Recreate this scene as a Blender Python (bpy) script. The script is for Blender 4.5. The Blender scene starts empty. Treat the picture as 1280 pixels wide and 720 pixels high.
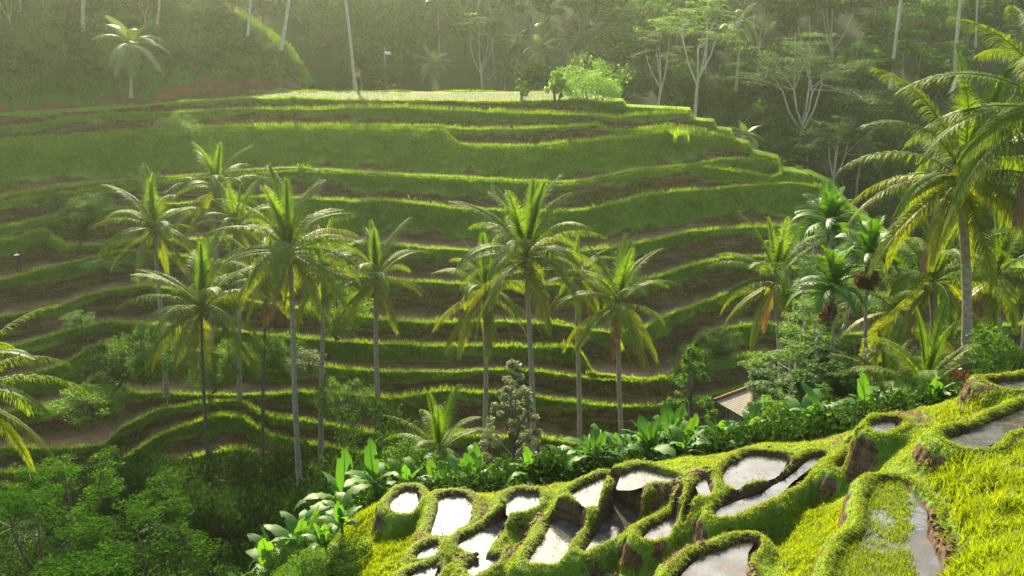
import bpy, math, random
import numpy as np

# ---------------------------------------------------------------- camera, sky, sun, exposure
scene = bpy.context.scene
COL = scene.collection
R = math.radians
PITCH = R(14.9); FPX = 1244.0
CP, SP = math.cos(PITCH), math.sin(PITCH)
cam_data = bpy.data.cameras.new('camera'); cam_data.lens = 35.0; cam_data.sensor_width = 36.0
cam_data.clip_start = 0.1; cam_data.clip_end = 2500
cam = bpy.data.objects.new('camera', cam_data); COL.objects.link(cam)
cam.location = (0, 0, 0); cam.rotation_euler = (R(90) - PITCH, 0, 0)
scene.camera = cam

SUN_AZ, SUN_EL = R(-13), R(31)          # azimuth from the view direction (+Y), negative = left
world = bpy.data.worlds.new('World'); scene.world = world; world.use_nodes = True
nt = world.node_tree
for n in list(nt.nodes): nt.nodes.remove(n)
sky = nt.nodes.new('ShaderNodeTexSky'); sky.sky_type = 'NISHITA'; sky.sun_disc = False
sky.sun_elevation = SUN_EL; sky.sun_rotation = SUN_AZ
sky.air_density = 1.2; sky.dust_density = 4.0; sky.ozone_density = 1.0
bg = nt.nodes.new('ShaderNodeBackground'); bg.inputs['Strength'].default_value = 0.15
wo = nt.nodes.new('ShaderNodeOutputWorld')
nt.links.new(sky.outputs[0], bg.inputs[0]); nt.links.new(bg.outputs[0], wo.inputs[0])
sun_data = bpy.data.lights.new('sun', 'SUN'); sun_data.energy = 5.0; sun_data.angle = R(1.0)
sun_data.color = (1.0, 0.885, 0.60)
sun = bpy.data.objects.new('sun', sun_data); COL.objects.link(sun)
from mathutils import Vector, Matrix
sdir = Vector((math.sin(SUN_AZ) * math.cos(SUN_EL), math.cos(SUN_AZ) * math.cos(SUN_EL), math.sin(SUN_EL)))
sun.rotation_euler = sdir.to_track_quat('Z', 'Y').to_euler()
scene.view_settings.view_transform = 'Standard'; scene.view_settings.look = 'None'
scene.view_settings.gamma = 1.0; scene.view_settings.exposure = 1.62
scene.render.engine = 'CYCLES'
scene.cycles.max_bounces = 7; scene.cycles.diffuse_bounces = 3; scene.cycles.glossy_bounces = 2
scene.cycles.transmission_bounces = 4; scene.cycles.transparent_max_bounces = 8; scene.cycles.volume_bounces = 0
scene.cycles.use_denoising = True
scene.cycles.sample_clamp_indirect = 6.0
rng = np.random.default_rng(7); random.seed(7)

# ---------------------------------------------------------------- helpers
def g_of(y):
    v = (360 - np.asarray(y, float)) / FPX
    return (SP - v * CP) / (CP + v * SP)
def az_of(x, y):
    v = (360 - np.asarray(y, float)) / FPX
    return ((np.asarray(x, float) - 640) / FPX) / (CP + v * SP)
def at(x, y, Y):                      # the point seen at photo pixel (x, y), Y metres in front
    return (float(az_of(x, y) * Y), float(Y), float(-g_of(y) * Y))
def at_z(x, y, z):
    Y = -z / g_of(y)
    return (float(az_of(x, y) * Y), float(Y), z)
def pix(X, Y, Z):
    den = Y * CP - Z * SP
    return 640 + FPX * X / den, 360 - FPX * (Y * SP + Z * CP) / den
def sstep(a, b, t):
    t = np.clip((t - a) / (b - a), 0, 1); return t * t * (3 - 2 * t)
def _h(ix, iy, iz, s):
    n = (ix * 374761393 + iy * 668265263 + iz * 2147483647 + s * 1274126177) & 0xffffffff
    n = ((n ^ (n >> 13)) * 1274126177) & 0xffffffff
    return ((n ^ (n >> 16)) & 0xffff) / 65535.0
def vnoise(x, y, z=0.0, s=0):
    x, y, z = np.broadcast_arrays(np.asarray(x, float), np.asarray(y, float), np.asarray(z, float))
    xi, yi, zi = [np.floor(a).astype(np.int64) for a in (x, y, z)]
    fx, fy, fz = x - xi, y - yi, z - zi
    fx, fy, fz = [f * f * (3 - 2 * f) for f in (fx, fy, fz)]
    r = 0
    for dx in (0, 1):
        for dy in (0, 1):
            for dz in (0, 1):
                w = (fx if dx else 1 - fx) * (fy if dy else 1 - fy) * (fz if dz else 1 - fz)
                r = r + w * _h(xi + dx, yi + dy, zi + dz, s)
    return r * 2 - 1
def fbm(x, y, z=0.0, s=0, o=4):
    r, a, f = 0, 0.5, 1.0
    for k in range(o):
        r = r + a * vnoise(np.asarray(x) * f, np.asarray(y) * f, np.asarray(z) * f, s + k); a *= .5; f *= 2.03
    return r

def add_mesh(name, V, F, mats, smooth=False, attrs=None, mi=None):
    """V (n,3); F (m,k) array or list of such arrays"""
    me = bpy.data.meshes.new(name)
    V = np.asarray(V, np.float32)
    if isinstance(F, np.ndarray): F = [F]
    F = [np.asarray(f, np.int32) for f in F if len(f)]
    tot = sum(f.size for f in F); npoly = sum(len(f) for f in F)
    me.vertices.add(len(V)); me.vertices.foreach_set('co', V.ravel())
    me.loops.add(tot); me.polygons.add(npoly)
    me.loops.foreach_set('vertex_index', np.concatenate([f.ravel() for f in F]))
    st, o = [], 0
    for f in F:
        st.append(np.arange(len(f)) * f.shape[1] + o); o += f.size
    me.polygons.foreach_set('loop_start', np.concatenate(st).astype(np.int32))
    if mi is not None: me.polygons.foreach_set('material_index', np.asarray(mi, np.int32))
    me.polygons.foreach_set('use_smooth', np.full(npoly, bool(smooth)))
    for m in (mats if isinstance(mats, (list, tuple)) else [mats]): me.materials.append(m)
    me.update(calc_edges=True)
    if attrs:
        for k, a in attrs.items():
            at_ = me.attributes.new(k, 'FLOAT', 'POINT'); at_.data.foreach_set('value', np.asarray(a, np.float32))
    return me
def link(name, me, parent=None, loc=None):
    o = bpy.data.objects.new(name, me); COL.objects.link(o)
    if loc is not None: o.location = loc
    if parent is not None: o.parent = parent
    return o
def tag(o, label=None, cat=None, group=None, kind=None):
    if label: o['label'] = label
    if cat: o['category'] = cat
    if group: o['group'] = group
    if kind: o['kind'] = kind
    return o
def empty(name, loc, rz=0.0, sc=1.0):
    o = bpy.data.objects.new(name, None); COL.objects.link(o)
    o.location = loc; o.rotation_euler = (0, 0, rz); o.scale = (sc, sc, sc); o.empty_display_size = .2
    return o
def copy_tree(o, parent=None):
    c = o.copy(); COL.objects.link(c)
    if parent is not None: c.parent = parent
    for ch in list(o.children): copy_tree(ch, c)
    return c
def grid_faces(nr, nc):
    r = np.arange(nr - 1)[:, None]; c = np.arange(nc - 1)[None, :]
    a = (r * nc + c).ravel()
    return np.stack([a, a + 1, a + nc + 1, a + nc], 1)
class MB:
    def __init__(s): s.V, s.Q, s.T, s.n = [], [], [], 0
    def add(s, V, Q=None, T=None):
        V = np.asarray(V, float).reshape(-1, 3)
        if Q is not None and len(Q): s.Q.append(np.asarray(Q) + s.n)
        if T is not None and len(T): s.T.append(np.asarray(T) + s.n)
        s.V.append(V); s.n += len(V)
    def tube(s, pts, rad, n=7, cap=True):
        pts = np.asarray(pts, float); k = len(pts); rad = np.broadcast_to(np.asarray(rad, float), (k,))
        tan = np.gradient(pts, axis=0); tan /= np.linalg.norm(tan, axis=1)[:, None] + 1e-9
        ref = np.array([1., 0, 0]) if abs(tan[0][0]) < .8 else np.array([0, 1., 0])
        V = []
        a = np.arange(n) * 2 * np.pi / n
        for i in range(k):
            u = np.cross(tan[i], ref); u /= np.linalg.norm(u) + 1e-9; w = np.cross(tan[i], u)
            V.append(pts[i] + rad[i] * (np.cos(a)[:, None] * u + np.sin(a)[:, None] * w))
        V = np.concatenate(V); Q = []
        for i in range(k - 1):
            b = i * n; j = np.arange(n); j2 = (j + 1) % n
            Q.append(np.stack([b + j, b + j2, b + n + j2, b + n + j], 1))
        T = []
        if cap:
            V = np.concatenate([V, pts[-1:]]); j = np.arange(n); b = (k - 1) * n
            T = np.stack([b + j, b + (j + 1) % n, np.full(n, k * n)], 1)
        s.add(V, np.concatenate(Q), T)
    def mesh(s, name, mat, smooth=True):
        F = []
        if s.Q: F.append(np.concatenate(s.Q))
        if s.T: F.append(np.concatenate(s.T))
        return add_mesh(name, np.concatenate(s.V), F, mat, smooth)
def quads_from_frames(c, a, b):
    """c centre, a half-length vector, b half-width vector -> pointed leaf quads (n,4,3)"""
    V = np.stack([c - a, c + b - a * .1, c + a, c - b - a * .1], 1).reshape(-1, 3)
    return V, np.arange(len(V)).reshape(-1, 4)
def rand_unit(n, r=rng):
    v = r.normal(size=(n, 3)); return v / np.linalg.norm(v, axis=1)[:, None]

# ---------------------------------------------------------------- materials
def new_mat(name):
    m = bpy.data.materials.new(name); m.use_nodes = True
    t = m.node_tree
    for n in list(t.nodes): t.nodes.remove(n)
    return m, t
def N(t, typ, **kw):
    n = t.nodes.new(typ)
    for k, v in kw.items():
        if k.startswith('_'): setattr(n, k[1:], v)
        else:
            k2 = k.replace('__', ' ')
            n.inputs[k2].default_value = v
    return n
def ramp(t, pts):
    n = t.nodes.new('ShaderNodeValToRGB'); e = n.color_ramp.elements
    while len(e) < len(pts): e.new(0.5)
    for i, (p, c) in enumerate(pts):
        e[i].position = p; e[i].color = (*c, 1)
    return n
def leaf_mat(name, cols, trans=0.45, rough=0.45, tboost=(1.5, 1.35, .5), spec=0.35, island=True):
    """foliage: diffuse + translucent + a soft gloss; colour varies per leaf and per plant"""
    m, t = new_mat(name)
    out = N(t, 'ShaderNodeOutputMaterial')
    geo = N(t, 'ShaderNodeNewGeometry'); oi = N(t, 'ShaderNodeObjectInfo')
    ma = N(t, 'ShaderNodeMath', _operation='MULTIPLY_ADD'); ma.inputs[1].default_value = .72
    t.links.new(geo.outputs['Random Per Island'], ma.inputs[0])
    mo = N(t, 'ShaderNodeMath', _operation='MULTIPLY'); mo.inputs[1].default_value = .28
    t.links.new(oi.outputs['Random'], mo.inputs[0]); t.links.new(mo.outputs[0], ma.inputs[2])
    rp = ramp(t, [(i / (len(cols) - 1), c) for i, c in enumerate(cols)])
    t.links.new(ma.outputs[0], rp.inputs[0])
    pb = N(t, 'ShaderNodeBsdfPrincipled', Roughness=rough); pb.inputs['Specular IOR Level'].default_value = spec
    t.links.new(rp.outputs[0], pb.inputs['Base Color'])
    tb = N(t, 'ShaderNodeMix', _data_type='RGBA', _blend_type='MULTIPLY'); tb.inputs[0].default_value = 1
    t.links.new(rp.outputs[0], tb.inputs[6]); tb.inputs[7].default_value = (*tboost, 1)
    tr = N(t, 'ShaderNodeBsdfTranslucent'); t.links.new(tb.outputs[2], tr.inputs[0])
    mx = N(t, 'ShaderNodeMixShader', Fac=trans)
    t.links.new(pb.outputs[0], mx.inputs[1]); t.links.new(tr.outputs[0], mx.inputs[2])
    t.links.new(mx.outputs[0], out.inputs[0])
    return m
def bark_mat(name, c1, c2, scale=6, rings=0):
    m, t = new_mat(name); out = N(t, 'ShaderNodeOutputMaterial')
    tc = N(t, 'ShaderNodeTexCoord'); no = N(t, 'ShaderNodeTexNoise', Scale=scale, Detail=5.0)
    t.links.new(tc.outputs['Object'], no.inputs['Vector'])
    rp = ramp(t, [(.3, c1), (.7, c2)]); t.links.new(no.outputs[0], rp.inputs[0])
    pb = N(t, 'ShaderNodeBsdfPrincipled', Roughness=.85)
    pb.inputs['Specular IOR Level'].default_value = .2
    bp = N(t, 'ShaderNodeBump', Strength=.5, Distance=.03)
    if rings:
        wv = N(t, 'ShaderNodeTexWave', Scale=rings, Distortion=1.5, Detail=2.0); wv.bands_direction = 'Z'
        t.links.new(tc.outputs['Object'], wv.inputs[0])
        mx = N(t, 'ShaderNodeMix', _data_type='RGBA', _blend_type='MULTIPLY'); mx.inputs[0].default_value = .45
        t.links.new(rp.outputs[0], mx.inputs[6]); t.links.new(wv.outputs[0], mx.inputs[7])
        t.links.new(mx.outputs[2], pb.inputs['Base Color']); t.links.new(wv.outputs[1], bp.inputs['Height'])
    else:
        t.links.new(rp.outputs[0], pb.inputs['Base Color']); t.links.new(no.outputs[0], bp.inputs['Height'])
    t.links.new(bp.outputs[0], pb.inputs['Normal']); t.links.new(pb.outputs[0], out.inputs[0])
    return m
def ground_mat(name, greens, soils, sc=1.0, bump=.06, attr=True):
    """turf over soil; the point attribute 'turf' (0 bare .. 1 grown over) is broken up by noise"""
    m, t = new_mat(name); out = N(t, 'ShaderNodeOutputMaterial')
    tc = N(t, 'ShaderNodeTexCoord')
    n1 = N(t, 'ShaderNodeTexNoise', Scale=.9 * sc, Detail=8.0, Roughness=.65)
    n2 = N(t, 'ShaderNodeTexNoise', Scale=5.0 * sc, Detail=7.0, Roughness=.7)
    n3 = N(t, 'ShaderNodeTexNoise', Scale=.22 * sc, Detail=4.0)
    for n in (n1, n2, n3): t.links.new(tc.outputs['Object'], n.inputs['Vector'])
    rg = ramp(t, greens); rs = ramp(t, soils)
    mp = N(t, 'ShaderNodeMapping'); mp.inputs['Scale'].default_value = (.35, .35, 3.2); t.links.new(tc.outputs['Object'], mp.inputs[0])
    ns = N(t, 'ShaderNodeTexNoise', Scale=1.1 * sc, Detail=6.0, Roughness=.6); t.links.new(mp.outputs[0], ns.inputs['Vector'])
    mix = N(t, 'ShaderNodeMath', _operation='MULTIPLY_ADD'); mix.inputs[1].default_value = .5
    hl = N(t, 'ShaderNodeMath', _operation='MULTIPLY'); hl.inputs[1].default_value = .5
    t.links.new(n3.outputs[0], hl.inputs[0])
    t.links.new(n2.outputs[0], mix.inputs[0]); t.links.new(hl.outputs[0], mix.inputs[2])
    t.links.new(mix.outputs[0], rg.inputs[0])
    mx2 = N(t, 'ShaderNodeMath', _operation='MULTIPLY_ADD'); mx2.inputs[1].default_value = .5
    h2 = N(t, 'ShaderNodeMath', _operation='MULTIPLY'); h2.inputs[1].default_value = .5
    t.links.new(ns.outputs[0], h2.inputs[0]); t.links.new(n2.outputs[0], mx2.inputs[0]); t.links.new(h2.outputs[0], mx2.inputs[2])
    t.links.new(mx2.outputs[0], rs.inputs[0])
    a = N(t, 'ShaderNodeAttribute', _attribute_name='turf')
    s1 = N(t, 'ShaderNodeMath', _operation='MULTIPLY_ADD'); s1.inputs[1].default_value = 1.1; s1.inputs[2].default_value = -.55
    t.links.new(n1.outputs[0], s1.inputs[0])
    ad = N(t, 'ShaderNodeMath', _operation='ADD'); t.links.new(a.outputs['Fac'], ad.inputs[0]); t.links.new(s1.outputs[0], ad.inputs[1])
    st = N(t, 'ShaderNodeMapRange', _interpolation_type='SMOOTHSTEP'); st.inputs[1].default_value = .38; st.inputs[2].default_value = .62
    t.links.new(ad.outputs[0], st.inputs[0])
    cm = N(t, 'ShaderNodeMix', _data_type='RGBA'); t.links.new(st.outputs[0], cm.inputs[0])
    t.links.new(rs.outputs[0], cm.inputs[6]); t.links.new(rg.outputs[0], cm.inputs[7])
    pb = N(t, 'ShaderNodeBsdfPrincipled', Roughness=.8); pb.inputs['Specular IOR Level'].default_value = .25
    w = N(t, 'ShaderNodeAttribute', _attribute_name='wet')
    wd = N(t, 'ShaderNodeMapRange'); wd.inputs[3].default_value = 1.0; wd.inputs[4].default_value = .4
    t.links.new(w.outputs['Fac'], wd.inputs[0])
    wm = N(t, 'ShaderNodeVectorMath', _operation='SCALE'); t.links.new(cm.outputs[2], wm.inputs[0]); t.links.new(wd.outputs[0], wm.inputs['Scale'])
    t.links.new(wm.outputs[0], pb.inputs['Base Color'])
    rr = N(t, 'ShaderNodeMapRange'); rr.inputs[3].default_value = .85; rr.inputs[4].default_value = .22
    t.links.new(w.outputs['Fac'], rr.inputs[0]); t.links.new(rr.outputs[0], pb.inputs['Roughness'])
    sp_ = N(t, 'ShaderNodeMapRange'); sp_.inputs[3].default_value = .15; sp_.inputs[4].default_value = .4
    t.links.new(w.outputs['Fac'], sp_.inputs[0]); t.links.new(sp_.outputs[0], pb.inputs['Specular IOR Level'])
    bp = N(t, 'ShaderNodeBump', Strength=.8, Distance=bump); t.links.new(n2.outputs[0], bp.inputs['Height'])
    t.links.new(bp.outputs[0], pb.inputs['Normal'])
    t.links.new(pb.outputs[0], out.inputs[0])
    return m

M = {}
M['far_ground'] = ground_mat('terrace_ground', [(.3, (.06, .125, .009)), (.5, (.11, .185, .011)), (.7, (.18, .26, .015))],
                             [(.36, (.03, .017, .006)), (.5, (.095, .055, .016)), (.62, (.20, .13, .045))], .9, .12)
M['near_ground'] = ground_mat('near_ground', [(.3, (.05, .10, .012)), (.5, (.08, .15, .015)), (.7, (.12, .18, .02))],
                              [(.36, (.025, .014, .007)), (.5, (.075, .042, .02)), (.66, (.16, .095, .05))], 2.5, .03)
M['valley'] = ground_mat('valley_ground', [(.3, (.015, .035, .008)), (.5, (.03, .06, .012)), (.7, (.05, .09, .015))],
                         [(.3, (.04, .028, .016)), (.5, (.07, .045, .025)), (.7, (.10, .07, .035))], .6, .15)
M['grass_far'] = leaf_mat('grass_far', [(.08, .16, .008), (.14, .25, .010), (.22, .31, .014)], .6, .6, (1.6, 1.5, .4), .1)
M['grass_near'] = leaf_mat('grass_near', [(.10, .16, .006), (.17, .24, .008), (.25, .29, .012)], .5, .55, (1.6, 1.45, .4), .15)

# ---------------------------------------------------------------- far hillside of terraces
SIL=[(-200,100),(240,112),(380,118),(725,118),(728,124),(752,127),(779,127),(782,134),(863,138),(866,151),(892,153),(895,162),(914,165),(918,177),(936,181),(940,192),(958,196),(972,199),(976,214),(1012,219),(1036,231),(1046,243),(1062,262),(1100,292),(1140,320),(1300,340),(1500,345)]
LIPS=[
[(-200,150),(0,144),(60,142),(100,139),(160,134),(240,126),(320,123),(380,123),(440,125),(600,127),(640,127),(725,123),(755,127)],
[(-200,175),(0,160),(45,157),(80,148),(130,143),(200,141),(250,139),(320,136),(400,137),(440,135),(480,135),(560,137),(610,140),(640,142),(740,144),(770,148),(800,144),(840,142),(865,141)],
[(-200,195),(0,176),(50,172),(100,168),(180,163),(240,160),(320,158),(400,157),(480,157),(550,158),(570,162),(640,162),(700,159),(745,156),(770,163),(800,162),(835,159),(880,165),(915,173)],
[(-200,197),(0,178),(320,160),(555,162),(572,180),(640,183),(700,179),(760,174),(790,171),(835,166),(880,170)],
[(-200,290),(0,250),(10,245),(80,233),(130,228),(175,224),(230,220),(320,212),(370,210),(400,212),(460,216),(520,219),(600,223),(640,226),(700,228),(730,226),(760,218),(800,212),(860,206),(900,199),(958,198)],
[(-200,293),(0,253),(175,227),(370,213),(600,226),(700,231),(730,229),(800,215),(860,209),(885,208),(905,212),(930,216),(955,221),(970,222),(976,216),(1012,220)],
[(-200,330),(0,285),(60,272),(90,268),(120,263),(170,258),(240,253),(320,246),(390,248),(440,252),(480,250),(530,256),(580,261),(620,263),(700,265),(735,262),(760,256),(800,246),(840,240),(900,235),(960,230),(1000,229),(1045,238)],
[(-200,350),(0,302),(20,298),(40,289),(58,285),(66,296),(78,306),(125,307),(150,304),(200,301),(320,296),(420,299),(500,307),(560,312),(640,316),(720,314),(780,308),(810,302),(840,294),(870,288),(920,285),(1000,281),(1060,288),(1140,322)],
[(-200,400),(0,350),(60,335),(100,325),(140,316),(152,312),(200,316),(300,330),(400,343),(530,353),(640,356),(700,356),(780,352),(830,345),(850,336),(880,327),(912,322),(1000,318),(1100,330),(1280,340)],
[(-200,440),(0,396),(75,382),(92,377),(105,370),(140,362),(185,356),(300,375),(445,394),(480,400),(530,403),(640,402),(680,404),(720,409),(760,416),(800,412),(840,392),(875,380),(910,367),(960,362),(1100,370),(1280,362)],
[(-200,480),(0,435),(30,430),(60,420),(100,409),(140,402),(250,410),(420,426),(500,431),(640,433),(715,432),(728,440),(740,467),(800,474),(840,471),(856,450),(870,424),(900,410),(960,404),(1040,419),(1100,416),(1200,411),(1280,405),(1480,400)],
[(-200,520),(0,480),(80,455),(130,428),(175,432),(220,438),(300,442),(350,450),(430,461),(470,463),(560,464),(640,461),(680,465),(720,470),(760,475),(800,477),(840,474),(880,463),(920,447),(960,441),(1040,455),(1180,447),(1280,438),(1480,430)],
[(-200,560),(0,515),(80,505),(120,470),(150,480),(170,492),(230,492),(300,493),(380,490),(440,493),(490,499),(540,490),(560,487),(600,491),(640,488),(680,497),(740,505),(780,509),(820,506),(860,500),(900,491),(950,478),(1100,480),(1480,470)],
[(-200,600),(0,560),(90,560),(130,556),(150,536),(190,515),(240,504),(300,501),(340,520),(500,545),(600,545),(690,548),(730,556),(770,560),(820,562),(870,560),(900,554),(940,537),(960,525),(1100,515),(1480,500)],
[(-200,640),(0,590),(120,585),(150,575),(190,550),(220,535),(270,520),(300,520),(340,545),(500,575),(700,580),(900,580),(1100,560),(1480,540)],
[(-200,700),(0,605),(40,610),(120,605),(170,600),(200,580),(300,560),(400,590),(700,605),(1100,600),(1480,590)],
[(-200,760),(0,720),(50,700),(75,650),(110,620),(140,618),(200,612),(260,600),(400,625),(700,635),(1480,635)],
[(-200,800),(0,760),(60,740),(100,715),(130,660),(180,658),(210,640),(300,640),(400,655),(700,665),(1480,665)],
]
xs = np.arange(-160, 1441, 2.0); NC = len(xs)
KN = [-160, 0, 160, 320, 480, 640, 800, 960, 1120, 1280, 1440]
D0 = np.interp(xs, KN, [119, 121.5, 125.5, 125.5, 123, 121.5, 120.5, 125, 123, 123, 124])
def smooth1(a, k):
    ker = np.hanning(k + 2)[1:-1]; ker /= ker.sum()
    return np.convolve(np.pad(a, k // 2, mode='edge'), ker, 'valid')
sil = np.interp(xs, *zip(*SIL)); prev = sil - 1
LP = []                                   # per lip: X, Y, Z arrays over the columns
LY = []
for i, L in enumerate(LIPS):
    y = smooth1(np.interp(xs, *zip(*L)), 9)
    amp = 1.1 + .12 * i
    y = y + amp * .8 * fbm(xs * .03, i * 7.3, 0, 11, 3) + .5 * vnoise(xs * .15, i * 3.1, 0, 5)
    y = np.maximum(y, prev + .35); prev = y; LY.append(y)
    g = g_of(y); Y = (9.8 + .5 * D0) / (g + .5)
    LP.append(np.stack([az_of(xs, y) * Y, Y, -g * Y], 1))
LY = np.array(LY); NL = len(LIPS)
def lipv(i, pts): return np.interp(xs, *zip(*pts))
GREEN = [[(0, .05), (700, .1), (760, .9), (900, .5)], [(0, .35), (240, .5), (300, .3), (440, .35), (450, .55), (700, .6), (730, .3), (870, .3)],
         [(0, .9), (560, .9), (575, .12), (780, .12), (800, .9)], [(0, .8), (150, .85), (300, .8), (700, .95), (850, .8), (890, .4), (960, .5)],
         [(0, .3), (860, .3), (890, .9), (960, 1)], [(0, .3), (390, .35), (450, .55), (600, .5), (700, .15), (860, .2), (890, .85), (1100, .9)],
         [(0, .5), (100, .3), (400, .75), (600, .7), (700, .55), (800, .8), (1000, .8)], [(0, .3), (300, .45), (600, .3), (900, .2)],
         [(0, .25), (150, .4), (300, .3), (900, .25), (960, .4)], [(0, .2), (90, .35), (200, .25), (500, .4), (560, .2), (840, .3), (1280, .3)],
         [(0, .3), (130, .3), (200, .9), (400, .8), (600, .65), (725, .75), (735, .1), (850, .1), (870, .8), (960, .8), (1100, .3)],
         [(0, .8), (150, .95), (420, .7), (580, .6), (640, .12), (960, .1), (1280, .15)],
         [(0, .7), (160, .3), (400, .5), (500, .2), (560, .25), (660, .6), (740, .15), (960, .15)],
         [(0, .5), (160, .35), (400, .5), (660, .55), (780, .3), (860, .35), (960, .5)],
         [(0, .6), (1280, .7)], [(0, .6), (1280, .7)], [(0, .75), (1280, .75)], [(0, .9), (1280, .9)]]
LEAN = [.12, .2, .2, 1.1, .3, .3, .35, .2, .12, .12, .16, .16, .12, .14, .25, .3, .4, .6]
rows, turf, wet, seg = [], [], [], []
def addrow(P, t, w=0, s=''):
    rows.append(P); turf.append(np.broadcast_to(np.asarray(t, float), (NC,)).copy()); wet.append(np.full(NC, float(w))); seg.append(s)
top = LP[0]
flat = 1 - sstep(700, 790, xs)
Yb = np.maximum(top[:, 1] + 4, np.where(flat > 0, flat * (-top[:, 2] / .0655) + (1 - flat) * (top[:, 1] + 4), 0))
def backrow(dY, dz, t):
    P = top.copy(); P[:, 1] = dY; P[:, 0] = top[:, 0] * dY / top[:, 1]; P[:, 2] = top[:, 2] + dz
    addrow(P, t, 0, 'back')
backrow(Yb + 26, -24, .8); backrow(Yb + 12, -14, .8); backrow(Yb + 4, -5, .8); backrow(Yb + .5, -.3, 1); backrow(Yb, 0, 1)
for k in range(1, 8):
    f = k / 8.0
    backrow(Yb * (1 - f) + (top[:, 1] + .8) * f, -.12 + .04 * vnoise(xs * .05, k), .8)
for i in range(NL):
    P = LP[i]
    nxt = LP[i + 1] if i + 1 < NL else np.stack([P[:, 0] * .93, P[:, 1] - 5, P[:, 2] - 5], 1)
    d = nxt - P; G = -d[:, 1]; h = -d[:, 2]
    G = np.maximum(G, .02); h = np.maximum(h, .0)
    bw = np.minimum(.45, .25 * G)
    Q = P.copy(); addrow(Q, 1, 0, 'bund')
    gr = lipv(i, GREEN[i])
    lean = LEAN[i] * np.ones(NC)
    if i == 3: lean = np.interp(xs, [0, 120, 560, 600, 860, 900], [.9, 1.0, 1.1, 1.1, .9, .5])
    r = np.minimum(lean * h, G * (.92 if i == 3 else .72))
    zb = np.maximum(h - .0, 0)
    nR = 12
    tw = .12 * np.minimum(1, h)
    for k in range(1, nR + 1):
        s = k / nR
        f = (r / G) * (s ** (1.0 if lean.mean() > .8 else 1.3))
        Q = P + d * f[:, None]
        Q[:, 2] = P[:, 2] - (h + tw) * s
        jit = np.minimum(h, 1.5) * .28 * fbm(xs * .05, s * h * 1.2, i * 3.7, 21, 4) * math.sin(math.pi * min(1, s * 1.05)) ** .7
        jit += np.minimum(h, 1.5) * .07 * vnoise(xs * .3, s * 6, i, 3)
        Q[:, 1] -= np.minimum(jit, .3 * G)
        # turf hangs over the top of the riser and stops at a ragged edge
        edge = np.maximum(gr + .12, .22) + .42 * fbm(xs * .022, i * 5.1, 0, 31, 3)
        addrow(Q, np.clip((edge - s) * 2.2 + .5, -.3, 1.25) * (1 if i != 3 else 1), 0, 'riser')
    for f2 in (.15, .5, .85, 1.0):
        base = r / G; end = 1 - bw / G
        f = base + (end - base) * f2
        Q = P + d * np.clip(f, 0, 1)[:, None]
        Q[:, 2] = P[:, 2] - h - tw + .05 * vnoise(xs * .06, f2 * 3, i)
        tt = np.full(NC, .02 if i not in (3,) else .3) + .22 * (fbm(xs * .02, i * 2.2, f2, 8, 3) > .25) + (1.0 * (xs > 962) if i in (4, 5) else 0)
        addrow(Q, tt, .3, 'tread'); wet[-1] = np.clip(.25 + 1.1 * fbm(xs * .03, i * 4.4, f2 * .6, 66, 3), 0, .8)
    Q = nxt.copy(); Q[:, 1] += bw * .75; Q[:, 2] -= .04
    addrow(Q, 1, 0, 'bund')
Q = rows[-1].copy(); Q[:, 1] -= 2; Q[:, 2] -= 4; addrow(Q, 1, 0, 'riser')
V = np.stack(rows); T_ = np.stack(turf); W_ = np.stack(wet); NR = len(rows)
me = add_mesh('terraced_hill', V.reshape(-1, 3), grid_faces(NR, NC), M['far_ground'], True, {'turf': T_.ravel(), 'wet': W_.ravel()})
tag(link('terraced_hill', me), 'green rice terraces stepping up the far side of the valley', 'hill', kind='structure')

# far grass blades: fringe along every lip and growth on the turfed risers
def blades(P, h, w, lean=.35, two=True, r=rng, dirv=None):
    n = len(P)
    a = r.uniform(0, 2 * np.pi, n); u = np.stack([np.cos(a), np.sin(a), np.zeros(n)], 1)
    b = r.uniform(0, 2 * np.pi, n); L = np.stack([np.cos(b), np.sin(b), np.zeros(n)], 1) * (r.uniform(.1, 1, n) * lean)[:, None]
    if dirv is not None: L = L + dirv
    up = np.array([0, 0, 1.])
    h = np.broadcast_to(h, (n,))[:, None]; w = np.broadcast_to(w, (n,))[:, None] * .5
    mid = P + (up + L * .45) * h * .55; tip = P + (up + L * 1.35) * h * (1 - .2 * np.linalg.norm(L, axis=1))[:, None]
    if two:
        V = np.stack([P - u * w, P + u * w, mid + u * w * .8, mid - u * w * .8, tip + u * w * .12, tip - u * w * .12], 1)
        k = np.arange(n)[:, None] * 6
        F = np.concatenate([k + np.array([[0, 1, 2, 3]]), k + np.array([[3, 2, 4, 5]])])
    else:
        V = np.stack([P - u * w, P + u * w, tip + u * w * .15, tip - u * w * .15], 1)
        F = np.arange(n * 4).reshape(-1, 4)
    return V.reshape(-1, 3), F
def sample_grid(V, wgt, n, r=rng):
    A = V[:-1, :-1]; B = V[:-1, 1:]; C_ = V[1:, 1:]; D = V[1:, :-1]
    ar = np.linalg.norm(np.cross(C_ - A, D - B), axis=2) * .5 * wgt
    p = ar.ravel() / ar.sum(); idx = r.choice(len(p), n, p=p)
    i, j = np.unravel_index(idx, ar.shape); s, t = r.random(n)[:, None], r.random(n)[:, None]
    return (A[i, j] * (1 - s) * (1 - t) + B[i, j] * s * (1 - t) + C_[i, j] * s * t + D[i, j] * (1 - s) * t), i, j
seg = np.array(seg)
cell_t = (T_[:-1, :-1] + T_[1:, 1:]) * .5
rw = (seg[:-1] == 'riser') | (seg[1:] == 'riser')
vis = (xs[:-1] > -60) & (xs[:-1] < 1320)
cen = (V[:-1, :-1] + V[1:, 1:]) / 2
nz = fbm(cen[..., 0] * .35, cen[..., 1] * .35, cen[..., 2] * .5, 77, 3)
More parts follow.
